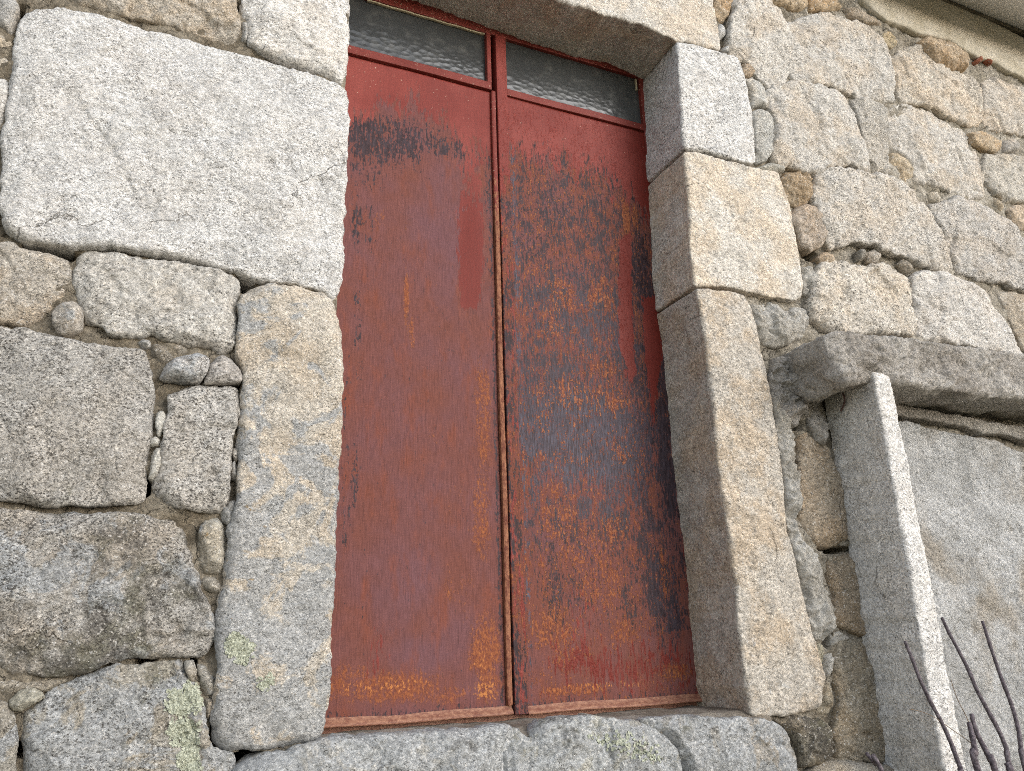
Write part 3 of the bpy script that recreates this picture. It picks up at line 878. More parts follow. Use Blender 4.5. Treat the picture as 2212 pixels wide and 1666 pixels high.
# --- right of the door, upper courses
k2 = dict(speck=0.6, warm=0.5, s=0.0065, grow=0.010, wob=0.007, facets=6)
stone(['J', [(585, -60), (715, -60), (700, 90), (662, 128), (632, 128), (602, 88)]], (0.46, 0.36, 0.25), y=0.005, warm=0.8, rough=1.5)
for pts in ([(615, 180), (640, 135), (675, 150), (670, 210), (640, 240), (620, 230)], [(660, 295), (705, 292), (700, 320), (665, 318)]):
    stone(['J', pts], (0.55, 0.54, 0.52), "pebble", y=0.0, r=0.015, warm=0.0)
stone(['J', [(740, -80), (950, -60), (990, 10), (1040, 80), (1070, 140), (1090, 220), (1100, 400), (1086, 495), (1050, 530), (975, 552), (920, 500), (862, 440), (800, 372), (760, 366), (712, 328), (702, 200), (722, 110), (736, 0)]], WARM, y=-0.012, r=0.016, rough=1.6, bulge=0.003, tilt=(0, -0.03), **k2)
stone(['K', [(145, 150), (240, 95), (400, 70), (480, 95), (560, 130), (680, 160), (740, 212), (760, 290), (800, 380), (825, 480), (842, 580), (842, 632), (740, 628), (600, 610), (510, 572), (420, 524), (300, 514), (180, 492), (157, 400), (155, 260)]], WARM, y=-0.012, r=0.016, rough=1.6, bulge=0.003, **k2)
stone(['K', [(830, 380), (880, 310), (1000, 290), (1080, 360), (1140, 420), (1250, 430), (1340, 480), (1385, 560), (1410, 640), (1415, 760), (1380, 812), (1290, 788), (1200, 758), (1080, 688), (960, 650), (880, 640), (857, 560), (842, 470)]], (0.60, 0.545, 0.47), y=-0.008, r=0.016, rough=1.6, bulge=0.003, **k2)
stone(['K', [(1005, 250), (1060, 225), (1180, 250), (1290, 330), (1335, 390), (1320, 435), (1200, 420), (1120, 400), (1060, 330)]], (0.48, 0.38, 0.27), y=-0.035, r=0.06, depth=0.1, label="oval tan stone poking out under the cement band", warm=0.7, bulge=0.03)
stone(['K', [(1425, 520), (1490, 490), (1600, 540), (1680, 580), (1800, 640), (1800, 900), (1640, 858), (1520, 838), (1432, 798), (1422, 650)]], (0.60, 0.55, 0.485), y=-0.006, r=0.016, rough=1.6, bulge=0.003, **k2)
for pts in ([(50, -60), (280, -60), (280, 20), (240, 52), (150, 32), (60, 0)], [(286, -60), (470, -60), (500, 30), (440, 58), (282, 56)]):
    stone(['K', pts], (0.47, 0.37, 0.255), y=-0.006, warm=0.8)
stone(['K', [(520, 20), (640, 68), (735, 110), (760, 150), (640, 135), (550, 90)]], (0.45, 0.38, 0.30), y=-0.01, warm=0.6)
stone(['K', [(740, 215), (795, 200), (865, 270), (820, 305), (770, 290)]], (0.50, 0.42, 0.29), y=0.0, warm=0.6, rough=1.5)
stone(['K', [(1368, 378), (1420, 345), (1422, 375), (1388, 392)]], (0.33, 0.12, 0.07), "brick_shard", "red brick shard in the mortar", y=-0.02, r=0.01, depth=0.05, warm=0, dirt=0.1, speck=0.1)
stone(['K', [(1435, 365), (1475, 395), (1470, 405), (1440, 385)]], (0.33, 0.12, 0.07), "brick_shard", y=-0.015, r=0.01, depth=0.05, warm=0, dirt=0.1, speck=0.1)
stone(['K', [(20, 572), (80, 542), (200, 517), (360, 530), (470, 560), (512, 610), (562, 690), (600, 780), (625, 900), (660, 1000), (684, 1085), (640, 1086), (560, 1046), (480, 1048), (400, 1060), (335, 1112), (250, 1086), (140, 1058), (62, 1040), (52, 960), (72, 800), (47, 680)]],
      WARM, y=-0.02, r=0.024, rough=1.5, bulge=0.01, **{**k2, 'warm': 0.5})
stone(['K', [(560, 640), (640, 632), (720, 652), (770, 722), (780, 850), (800, 970), (800, 1118), (692, 1106), (652, 980), (627, 850), (602, 750)]], (0.55, 0.52, 0.47), y=0.0, rough=1.5, **{**k2, 'warm': 0.2, 'speck': 0.9})
stone(['K', [(812, 742), (850, 680), (900, 662), (1000, 690), (1100, 740), (1200, 790), (1290, 832), (1330, 930), (1400, 1030), (1430, 1120), (1430, 1268), (1330, 1268), (1250, 1238), (1150, 1198), (1040, 1178), (985, 1168), (965, 1080), (905, 990), (832, 930), (802, 850)]], (0.60, 0.565, 0.515), y=-0.004, r=0.016, rough=1.6, bulge=0.003, **k2)
stone(['K', [(812, 985), (880, 992), (935, 1060), (965, 1168), (920, 1178), (812, 1128)]], (0.50, 0.42, 0.31), y=0.004, ochre=0.5, rough=1.4)
stone(['K', [(1320, 850), (1400, 840), (1520, 890), (1545, 950), (1500, 982), (1390, 948), (1340, 910)]], (0.50, 0.41, 0.30), y=-0.016, r=0.035, warm=0.8)
stone(['K', [(1550, 912), (1620, 886), (1662, 930), (1640, 978), (1552, 986)]], (0.48, 0.45, 0.41), y=-0.01, r=0.03)
stone(['K', [(1440, 1002), (1530, 1000), (1620, 1012), (1800, 1080), (1800, 1340), (1660, 1306), (1560, 1286), (1482, 1228), (1432, 1130)]], (0.58, 0.54, 0.475), y=-0.006, r=0.016, rough=1.6, bulge=0.003, **k2)
stone(['K', [(1580, 1352), (1660, 1324), (1800, 1360), (1800, 1520), (1640, 1468), (1602, 1420)]], (0.52, 0.45, 0.37), y=0.0, r=0.03, **k2)
stone(['K', [(1480, 1268), (1540, 1295), (1560, 1330), (1545, 1370), (1500, 1345)]], (0.48, 0.42, 0.33), y=0.0)
stone(['K', [(1060, 1240), (1130, 1240), (1155, 1290), (1130, 1320), (1080, 1290)]], (0.50, 0.46, 0.39), y=0.0)
stone(['K', [(342, 1132), (400, 1084), (500, 1088), (640, 1113), (780, 1143), (900, 1182), (1000, 1240), (1060, 1330), (1120, 1450), (1160, 1560), (1190, 1666)], 'M', [(1225, 55), (1200, 85), (1130, 62), (1050, 42), (960, 10), (900, -22)],
       'K', [(900, 1640), (760, 1606), (640, 1560), (560, 1550), (440, 1595), (395, 1480), (355, 1400), (332, 1300), (330, 1200)]],
      (0.60, 0.565, 0.515), y=-0.022, r=0.024, depth=0.1, rough=1.6, bulge=0.008, **{**k2, 'speck': 0.85, 'dirt': 0.3, 'warm': 0.4})
stone(['K', [(1085, 1335), (1160, 1312), (1260, 1272), (1340, 1302), (1500, 1362), (1570, 1402), (1612, 1482), (1666, 1562), (1800, 1640)], 'M', [(1800, 215), (1640, 198), (1560, 158), (1450, 148), (1380, 128), (1260, 72)], 'K', [(1205, 1600), (1165, 1500), (1125, 1420)]],
      (0.58, 0.55, 0.51), y=-0.01, r=0.02, rough=1.6, **{**k2, 'speck': 0.9, 'dirt': 0.42, 'warm': 0.35})
stone(['M', [(360, 62), (430, 20), (520, 30), (560, 60), (700, 66), (780, 46), (880, 86), (930, 122), (960, 300), (990, 430), (960, 500), (850, 492), (640, 486), (520, 492), (430, 470), (330, 400), (302, 300), (332, 150)]],
      (0.58, 0.535, 0.47), y=-0.02, r=0.026, depth=0.1, rough=1.8, bulge=0.012, **{**k2, 'dirt': 0.35, 'warm': 0.4, 'speck': 0.8})
stone(['M', [(950, 142), (1050, 82), (1200, 102), (1290, 142), (1430, 202), (1500, 300), (1560, 400), (1620, 540), (1666, 610), (1700, 680), (1500, 610), (1300, 560), (1100, 535), (1010, 500), (990, 400), (970, 250)]],
      (0.63, 0.60, 0.56), y=-0.016, r=0.026, depth=0.1, rough=1.6, bulge=0.012, **{**k2, 'dirt': 0.2, 'warm': 0.25, 'speck': 0.7})
stone(['M', [(1505, 215), (1600, 225), (1800, 240), (1800, 760), (1660, 570), (1595, 420), (1535, 310)]], (0.46, 0.42, 0.36), y=0.0, rough=1.5, **{**k2, 'dirt': 0.35})
for pts, c in (([(610, 1625), (650, 1600), (662, 1666), (620, 1682)], DULL), ([(665, 1632), (720, 1605), (770, 1640), (750, 1690), (680, 1692)], (0.40, 0.36, 0.31)), ([(1010, 1640), (1060, 1630), (1080, 1670), (1030, 1690)], DULL)):
    stone(['K', pts], c, "pebble", y=-0.02, r=0.02)
stone(['M', [(870, 42), (900, 0), (950, 30), (980, 80), (930, 110)]], DULL, "pebble", y=-0.012, r=0.02)
# fillers next to the jamb
stone(['J', [(775, 480), (778, 405), (830, 390), (878, 462), (820, 490)]], (0.42, 0.33, 0.24), y=0.0, warm=0.8)
stone(['J', [(790, 512), (870, 482), (910, 492), (930, 570), (965, 678), (945, 698), (880, 680), (838, 692), (822, 600)]], (0.47, 0.46, 0.43), y=0.0, r=0.012, tilt=(0.15, 0.1))
stone(['J', [(837, 720), (890, 695), (960, 715), (985, 770), (1000, 880), (990, 980), (940, 1040), (882, 1045), (862, 950), (852, 830)]], (0.47, 0.46, 0.43), y=-0.008, r=0.025, warm=0.2)
stone(['J', [(890, 1075), (960, 1050), (1050, 1050), (1078, 1070), (1060, 1100), (980, 1105), (920, 1090)]], (0.43, 0.42, 0.38), y=-0.02, r=0.02, warm=0.3)
stone(['J', [(1040, 1150), (1080, 1092), (1180, 1090), (1250, 1140), (1265, 1210), (1250, 1290), (1180, 1328), (1110, 1310), (1060, 1250)]], (0.38, 0.31, 0.225), y=-0.012, r=0.035, warm=0.6, rough=2.0, dirt=0.4)
stone(['J', [(1100, 1392), (1140, 1332), (1220, 1310), (1270, 1330), (1310, 1420), (1340, 1530), (1310, 1590), (1240, 1625), (1180, 1590), (1150, 1500), (1110, 1440)]], (0.46, 0.39, 0.32), y=-0.014, r=0.025, warm=0.5, rough=1.3)
stone(['J', [(1290, 1660), (1340, 1615), (1390, 1640), (1400, 1700), (1320, 1710)]], (0.46, 0.38, 0.29), y=-0.01, r=0.02)
# lime mortar lumps
stone(['L', [(835, 305), (920, 292), (1040, 296), (1120, 305), (1200, 340), (1222, 450), (1190, 520), (1100, 560), (1000, 590), (910, 560), (880, 480)]], (0.5, 0.5, 0.5), "mortar_lump", y=0.0, r=0.02, rough=3.0, mat=M_LIME)
stone(['L', [(1165, 60), (1240, 70), (1272, 200), (1225, 262), (1178, 240)]], (0.5, 0.5, 0.5), "mortar_lump", y=0.004, r=0.02, rough=3.0, mat=M_LIME)
stone(['L', [(985, 860), (1015, 1000), (1070, 1062), (1118, 1130), (1124, 1300), (1144, 1450), (1142, 1640)], 'N', [(190, 60), (240, 170), (330, 262), (398, 450), (438, 700), (420, 760), (390, 820), (312, 805), (262, 600), (222, 440), (162, 200), (132, 40)],
       'L', [(1060, 1640), (1050, 1500), (1028, 1300), (995, 1100), (972, 950)]], (0.5, 0.5, 0.5), "mortar_joint", "rough grey mortar filling beside the right door jamb", y=0.0, r=0.02, rough=3.2, mat=M_LIME)
stone(['N', [(440, 770), (500, 747), (565, 800), (490, 828), (445, 855)]], (0.5, 0.5, 0.5), "mortar_lump", y=0.0, r=0.02, rough=3, mat=M_LIME)
stone(['N', [(395, 930), (440, 872), (452, 1000), (430, 1060), (392, 1050)]], (0.5, 0.5, 0.5), "mortar_lump", y=0.004, r=0.02, rough=3, mat=M_LIME)
stone(['N', [(310, 880), (370, 820), (395, 860), (385, 940), (372, 1030), (345, 1000)]], (0.45, 0.41, 0.31), y=0.0, ochre=0.5, rough=1.4)
# dull stones behind the post
kd = dict(dirt=0.45, speck=0.6, warm=0.6)
stone(['Z', [(1728, 940), (1745, 920), (1775, 930), (1800, 985), (1830, 1050), (1845, 1110), (1845, 1165), (1810, 1182), (1770, 1185), (1745, 1160), (1727, 1110), (1731, 1020)]], (0.36, 0.30, 0.23), y=0.004, r=0.035, **kd)
stone(['N', [(400, 262), (550, 242), (620, 240), (680, 560), (700, 780), (580, 778), (500, 738), (444, 700), (442, 520), (412, 420)]], (0.34, 0.28, 0.21), y=0.006, r=0.03, **kd)
stone(['N', [(470, 832), (560, 804), (700, 804), (760, 1000), (800, 1200), (840, 1400), (860, 1612), (640, 1606), (560, 1597), (472, 1586), (442, 1400), (470, 1200), (452, 1000)]], (0.30, 0.265, 0.21), y=0.0, r=0.03, rough=1.6, lichen=0.2, **kd)
stone(['N', [(70, 1335), (200, 1308), (390, 1318), (436, 1400), (458, 1560), (380, 1636), (245, 1646), (214, 1500), (165, 1420)]], (0.25, 0.225, 0.18), y=-0.01, r=0.03, rough=2.2, **{**kd, 'dirt': 0.7, 'speck': 1.0})
stone(['N', [(360, 1622), (500, 1604), (860, 1640), (870, 1800), (280, 1800), (290, 1680)]], (0.36, 0.34, 0.30), y=-0.02, r=0.03, lichen=0.6, **kd)
stone(['N', [(360, 1100), (440, 1070), (450, 1250), (420, 1310), (350, 1290)]], (0.38, 0.34, 0.27), y=0.004, dirt=0.5, ochre=0.4, rough=2)

# --- blocked opening right of the post, and the cement band under the eave
stone(['M', [(700, 1040), (820, 1062), (950, 1080), (1040, 1125), (1110, 1130), (1200, 1150), (1300, 1172), (1400, 1185), (1530, 1212), (1600, 1260), (1800, 1300)], 'N', [(1900, 400), (1900, 1900), (800, 1900), (780, 1000)], 'M', [(720, 1400)]],
      (0.5, 0.5, 0.5), "render_infill", "rough pale grey render filling the blocked opening behind the granite post", y=-0.014, r=0.02, depth=0.1, rough=2.0, facets=2, mat=M_PLAS, s=0.009, bulge=0.01)
stone(['M', [(700, 935), (800, 958), (1000, 988), (1300, 1046), (1480, 1086), (1800, 1140), (1800, 1230), (1640, 1185), (1500, 1150), (1400, 1148), (1280, 1102), (1000, 1052), (810, 1022), (700, 1000)]],
      (0.5, 0.5, 0.5), "mortar_band", y=-0.025, r=0.015, depth=0.1, rough=1.5, mat=M_CONC)
stone(['K', [(560, -120), (600, -30), (700, 70), (780, 135), (880, 160), (990, 215), (1100, 235), (1200, 262), (1300, 330), (1380, 372), (1480, 400), (1560, 450), (1700, 520), (1900, 620), (1900, 360), (1666, 243), (1420, 120), (1162, 0), (1000, -80), (900, -130)]],
      (0.5, 0.5, 0.5), "cement_band", "smooth cream cement band with hairline cracks below the eave", y=-0.004, r=0.006, depth=0.08, rough=0.25, mat=M_BAND, bulge=0.0, s=0.012)

# the wall goes on past the picture to both sides: courses of rubble, one part
def outlying_courses():
    rs = np.random.RandomState(12)
    V, Fc, n0 = [], [], 0
    for side in (-1, 1):
        z = 0.35
        while z < 3.9:
            h = rs.uniform(0.22, 0.40)
            xe = (-0.234 - 0.14 * (z + h - 1.29) - 0.10) if side < 0 else (2.73 + 0.343 * (z + h - 1.04) + 0.12)
            if side > 0 and z + h > 1.0 and z < 2.6:
                xe = max(xe, 3.35)
            x = xe
            while (x > -1.5) if side < 0 else (x < 5.1):
                w = rs.uniform(0.28, 0.62)
                x0, x1 = (x - w, x) if side < 0 else (x, x + w)
                q = [(x0 + .015, z + .012), (x1 - .015, z + .012), (x1 - .015, z + h - .012), (x0 + .015, z + h - .012)]
                q = [(u + rs.uniform(-.02, .02), v + rs.uniform(-.015, .015)) for u, v in q]
                me = stone_mesh("course", None, y=rs.uniform(-.012, .01), r=0.024, s=0.012, rough=1.5, poly=q, seed=rs.rand() * 50, rows=3)
                vv = np.empty(len(me.vertices) * 3)
                me.vertices.foreach_get('co', vv)
                V.append(vv.reshape(-1, 3))
                Fc += [tuple(i + n0 for i in p.vertices) for p in me.polygons]
                n0 += len(me.vertices)
                bpy.data.meshes.remove(me)
                x += side * w
            z += h
    o = link("rubble_masonry", mesh_from("rubble_masonry", np.vstack(V), Fc), M_GRAN, wall, color=(0.52, 0.49, 0.44), warm=0.5, lichen=0.3, lowlichen=0.2, dirt=0.35, ochre=0.1, speck=0.7)
    o['kind'] = 'stuff'


outlying_courses()

# leafy lichen patches lie on two stones
def lichen(host, chunks, n=240, thick=0.004):
    P = trace(chunks, -0.004)
    bvh = STONE_BVH[host]
    b0, b1 = P.min(0), P.max(0)
    rs = np.random.RandomState(len(P) + n)
    pts = rs.uniform(b0 - 0.008, b1 + 0.008, (n * 4, 2))
    d = seg_dist(P, pts)
    ins = inside(P, pts)
    keep = (ins & (rs.rand(len(pts)) < np.clip(0.35 + d / 0.02, 0, 1))) | (~ins & (d < 0.007) & (rs.rand(len(pts)) < 0.25))
    pts = pts[keep][:n]
    bm = bmesh.new()
    for (x, z) in pts:
        h = bvh.ray_cast(Vector((x, -0.5, z)), Vector((0, 1, 0)))
        if h[0] is None:
            continue
        nr = h[1] if h[1].y < 0 else -h[1]
        u = nr.orthogonal().normalized()
        w = nr.cross(u)
        rad = rs.uniform(0.0028, 0.0062)
        a0 = rs.rand() * 6.28
        rim = []
        m = 7
        for j in range(m):
            a = a0 + j * 6.283 / m
            q = rad * rs.uniform(0.6, 1.2)
            rim.append(bm.verts.new(h[0] + (u * math.cos(a) + w * math.sin(a)) * q + nr * rs.uniform(-0.0005, thick)))
        c = bm.verts.new(h[0] + nr * rs.uniform(0.0008, thick * 0.8))
        for j in range(m):
            bm.faces.new((rim[j], rim[(j + 1) % m], c))
    me = bpy.data.meshes.new("lichen_patch")
    bm.to_mesh(me)
    bm.free()
    return me


HOST = {}
for o in wall.children:
    if o.get('label', '').startswith('tall upright'):
        HOST['jamb'] = o
    if o.name.startswith('wall_stone') and abs(o['lichen'] - 0.85) < 1e-6:
        HOST['low'] = o
    if o.name.startswith('sill_stone') and abs(o['dirt'] - 0.5) < 1e-6 and 'sill' not in HOST:
        HOST['sill'] = o
for host, ch, n in (('low', ['C', [(1090, 1240), (1100, 1165), (1170, 1135), (1240, 1100), (1290, 1150), (1308, 1220), (1270, 1270), (1190, 1300), (1120, 1300)]], 420),
                    ('low', ['C', [(1115, 1400), (1130, 1360), (1230, 1335), (1280, 1360), (1275, 1430), (1290, 1480), (1270, 1520), (1200, 1500), (1130, 1470)]], 360),
                    ('low', ['C', [(1180, 1560), (1230, 1510), (1280, 1520), (1270, 1590), (1300, 1640), (1290, 1680), (1230, 1680), (1170, 1610)]], 300),
                    ('jamb', ['F', [(225, 830), (270, 785), (330, 800), (380, 850), (385, 920), (340, 950), (290, 940), (240, 890)]], 300),
                    ('sill', ['I', [(880, 1440), (1000, 1400), (1150, 1420), (1300, 1500), (1330, 1590), (1230, 1600), (1100, 1540), (960, 1510)]], 150),
                    ('jamb', ['F', [(440, 1075), (505, 1040), (510, 1080), (480, 1125), (450, 1110)]], 70)):
    link("lichen_patch", lichen(host, ch, n), M_LICH, HOST[host], smooth=False)["kind"] = "stuff"

# ------------------------------------------------------------------ the door
YD = 0.235
door = thing("metal_door", "rusty red painted steel double door with patterned glass lights, in the granite doorway", "door", (1.03, YD, DB))


def dp(p):
    return un(p, YD)[[0, 2]]


def soft_ell(V, cx_, cy_, rx, ry, power=1.0):
    c0 = dp((cx_, cy_))
    ax = np.linalg.norm(dp((cx_ + rx, cy_)) - c0)
    az = np.linalg.norm(dp((cx_, cy_ + ry)) - c0)
    q = np.sqrt(((V[:, 0] - c0[0]) / ax) ** 2 + ((V[:, 1] - c0[1]) / az) ** 2)
    return np.clip(1.5 - q, 0, 1) ** power


def above(V, line, soft):
    L = np.array([dp(p) for p in line])
    o = np.argsort(L[:, 0])
    zl = np.interp(V[:, 0], L[o, 0], L[o, 1])
    return np.clip((V[:, 1] - zl) / soft * 0.5 + 0.5, 0, 1)


def poly_mask(V, pts, soft=0.01):
    P = np.array([dp(p) for p in pts])
    d = seg_dist(P, V) * np.where(inside(P, V), 1, -1)
    return np.clip(d / soft * 0.5 + 0.5, 0, 1)


def leaf(name, x0, x1, z0, z1, fields):
    s = 0.005
    xs = np.linspace(x0, x1, int((x1 - x0) / s) + 1)
    zs = np.linspace(z0, z1, int((z1 - z0) / s) + 1)
    X, Z = np.meshgrid(xs, zs)
    V2 = np.stack([X.ravel(), Z.ravel()], 1)
    p3 = np.stack([V2[:, 0], np.zeros(len(V2)), V2[:, 1]], 1)
    y = YD + 0.0025 * fbm(p3 * np.array([1, 1, 0.5]), 4, 2, 6)
    nx, nz = len(xs), len(zs)
    idx = np.arange(nx * nz).reshape(nz, nx)
    q = np.stack([idx[:-1, :-1], idx[:-1, 1:], idx[1:, 1:], idx[1:, :-1]], -1).reshape(-1, 4)
    V = np.stack([V2[:, 0], y, V2[:, 1]], 1)
    n0 = len(V)
    ring = np.concatenate([idx[0, :], idx[1:, -1], idx[-1, -2::-1], idx[-2:0, 0]])
    back = V[ring].copy()
    back[:, 1] = YD + 0.03
    V = np.vstack([V, back])
    nr = len(ring)
    F2 = [(int(ring[(i + 1) % nr]), int(ring[i]), n0 + i, n0 + (i + 1) % nr) for i in range(nr)]
    F2.append(tuple(n0 + i for i in range(nr)))
    me = mesh_from(name, V, q.tolist() + F2)
    for k in ('paint', 'dark', 'orange', 'ochre', 'mauve', 'blue', 'deep', 'chips', 'soft'):
        val = np.zeros(len(V), np.float32)
        if k in fields:
            val[:n0] = np.clip(fields[k](V2), 0, 1.3)
        me.attributes.new(k, 'FLOAT', 'POINT').data.foreach_set('value', val)
    return link(name, me, M_DOOR, door)


def mx(*a):
    r = a[0]
    for b in a[1:]:
        r = np.maximum(r, b)
    return r


def ragged(V, amp, sx=22, seed=0):
    p3 = np.stack([V[:, 0] * sx, np.zeros(len(V)), V[:, 1] * 3], 1)
    W2 = V.copy()
    W2[:, 1] += amp * fbm(p3, 1.0, 3, seed, 0.6)
    return W2


def L_paint(V):
    R = ragged(V, 0.05, 20, 1)
    top = above(R, [(745, 275), (775, 262), (800, 240), (850, 232), (890, 222), (915, 245), (960, 268), (1000, 305), (1050, 345)], 0.10)
    R1 = ragged(V, 0.012, 60, 2)
    R1[:, 0] += 0.004 * fbm(np.stack([V[:, 0], 0 * V[:, 0], V[:, 1]], 1), 14, 3, 5)
    s1 = poly_mask(R1, [(988, 430), (1010, 360), (1044, 360), (1046, 520), (1040, 640), (1032, 664), (996, 670), (990, 560)], 0.016) * (0.54 + 0.40 * np.clip((dp((1000, 400))[1] - V[:, 1]) / 0.2, 0, 1))
    s2 = poly_mask(R, [(985, 290), (1045, 290), (1045, 430), (1000, 430)], 0.04) * 0.6
    s3 = poly_mask(V, [(800, 1360), (830, 1350), (845, 1420), (815, 1475), (770, 1470)], 0.03) * 0.42
    return mx(top, s1, s2, s3)


def L_dark(V):
    R = ragged(V, 0.03, 30, 3)
    d = mx(soft_ell(R, 795, 292, 60, 60) * 0.72, soft_ell(R, 850, 300, 75, 54) * 0.68, soft_ell(R, 905, 268, 60, 46) * 0.58, soft_ell(R, 960, 300, 74, 46) * 0.54,
           soft_ell(R, 1015, 325, 34, 20) * 0.42, soft_ell(R, 790, 370, 40, 50) * 0.40)
    for (a, b, c, e, w) in ((772, 480, 14, 60, .45), (800, 490, 10, 50, .42), (772, 640, 9, 40, .42), (774, 720, 8, 40, .45), (778, 800, 12, 20, .45), (768, 990, 10, 40, .42),
                            (765, 1050, 10, 50, .45), (748, 1130, 8, 60, .40), (745, 960, 10, 200, .30), (880, 660, 4, 60, .36)):
        d = mx(d, soft_ell(V, a, b, c, e) * w)
    edge = np.clip(1 - np.abs(V[:, 0] - 0.948) / 0.012, 0, 1) * 0.62
    edge2 = np.clip(1 - np.abs(V[:, 0] - 0.935) / 0.02, 0, 1) * 0.40 * above(V, [(700, 500), (1100, 620)], 0.3)
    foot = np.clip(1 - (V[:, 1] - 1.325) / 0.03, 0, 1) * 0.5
    return mx(d, edge, edge2, foot) - above(V, [(700, 215), (1100, 330)], 0.05) * 0.4


def L_orange(V):
    o = 0.10
    for (a, b, c, e, w) in ((800, 470, 60, 50, .42), (790, 560, 30, 60, .35), (878, 650, 7, 70, .9), (890, 720, 8, 60, .7), (1045, 900, 22, 160, .72), (1040, 1120, 26, 120, .70), (930, 950, 40, 40, .36),
                            (975, 1090, 30, 30, .34), (1000, 1060, 60, 30, .42), (1010, 1290, 50, 60, .45), (970, 1260, 14, 70, .5), (1050, 1400, 40, 90, .85), (830, 1485, 150, 44, .78), (760, 1470, 70, 50, .7),
                            (860, 880, 20, 140, .30), (905, 500, 60, 40, .34), (1060, 1480, 34, 50, .8), (950, 1500, 110, 26, .62), (940, 620, 12, 60, .3)):
        o = mx(o, soft_ell(V, a, b, c, e) * w)
    return o


def L_ochre(V):
    return mx(soft_ell(V, 1050, 1490, 30, 26) * 0.62, soft_ell(V, 860, 1480, 70, 18) * 0.50, soft_ell(V, 770, 1490, 60, 18) * 0.44, soft_ell(V, 1040, 1430, 24, 40) * 0.40) + 0 * V[:, 0]


def L_mauve(V):
    m = 0.32
    for (a, b, c, e, w) in ((950, 500, 70, 170, .7), (880, 620, 80, 100, .5), (1000, 760, 50, 120, .4), (850, 1240, 110, 120, .7), (960, 1380, 60, 90, .6), (820, 1000, 60, 160, .35), (900, 1420, 100, 60, .6)):
        m = mx(m, soft_ell(V, a, b, c, e) * w)
    return m


ZTOP = 3.403
leaf("door_leaf", 0.41, 0.958, 1.318, ZTOP, dict(paint=L_paint, dark=L_dark, orange=L_orange, ochre=L_ochre, mauve=L_mauve,
     chips=lambda V: above(V, [(700, 200), (1100, 280)], 0.1) * 0.45, soft=lambda V: 1 + 0 * V[:, 0], deep=lambda V: soft_ell(V, 1018, 560, 34, 170) * 0.8))


def R_paint(V):
    R = ragged(V, 0.07, 26, 5)
    top = above(R, [(1090, 300), (1130, 330), (1170, 345), (1215, 350), (1260, 365), (1300, 380), (1325, 375), (1350, 420), (1385, 455), (1420, 500)], 0.14)
    s1 = poly_mask(V, [(1338, 520), (1362, 500), (1366, 640), (1368, 760), (1374, 800), (1366, 815), (1348, 780), (1338, 740)], 0.012) * 1.1
    s2 = poly_mask(V, [(1388, 640), (1420, 640), (1432, 760), (1426, 800), (1410, 925), (1404, 860), (1392, 780)], 0.014) * 0.95
    s3 = poly_mask(V, [(1345, 800), (1375, 780), (1378, 800), (1366, 835), (1352, 815)], 0.012) * 0.8
    bot = poly_mask(R, [(1190, 1440), (1210, 1400), (1250, 1340), (1300, 1390), (1400, 1395), (1490, 1400), (1500, 1480), (1460, 1462), (1400, 1478), (1200, 1478)], 0.09) * 0.70
    mid = soft_ell(R, 1262, 1330, 40, 110) * 0.34
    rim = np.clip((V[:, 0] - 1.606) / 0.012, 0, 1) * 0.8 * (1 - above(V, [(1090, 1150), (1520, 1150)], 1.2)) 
    strip = np.clip(1 - np.abs(V[:, 0] - 1.025) / 0.012, 0, 1) * 0.46
    return mx(top, s1, s2, s3, bot, mid, rim, strip)


def R_dark(V):
    R = ragged(V, 0.03, 30, 8)
    d = 0.14 + 0.35 * above(R, [(1080, 1180), (1300, 1270), (1500, 1330)], 0.3)
    for (a, b, c, e, w) in ((1250, 480, 130, 90, .56), (1180, 400, 80, 60, .45), (1240, 690, 150, 130, .62), (1180, 620, 50, 120, .62), (1290, 640, 60, 100, .6), (1240, 930, 170, 130, .86), (1200, 820, 80, 80, .7),
                            (1330, 960, 90, 120, .88), (1320, 740, 50, 120, .66), (1270, 1120, 130, 70, .55), (1195, 1270, 26, 110, .62), (1330, 1120, 60, 100, .6), (1430, 1300, 30, 190, .74), (1400, 1180, 40, 200, .62),  # ellipses near the right edge, also next line, paint in shade beside the jamb
                            (1400, 820, 40, 180, .72), (1440, 960, 26, 200, .85), (1390, 600, 40, 130, .75), (1250, 1280, 60, 60, .42), (1360, 1320, 20, 90, .55), (1455, 1340, 24, 100, .72)):
        d = mx(d, soft_ell(R, a, b, c, e) * w)
    d = np.where(V[:, 1] < dp((1250, 1370))[1], d - 0.25, d)
    strip = np.clip(1 - np.abs(V[:, 0] - 1.04) / 0.02, 0, 1) * 0.60 * above(V, [(1080, 1480), (1520, 1480)], 0.3) 
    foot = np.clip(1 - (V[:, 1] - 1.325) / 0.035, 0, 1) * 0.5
    return mx(d, strip, foot) - above(V, [(1080, 290), (1400, 360)], 0.08) * 0.35


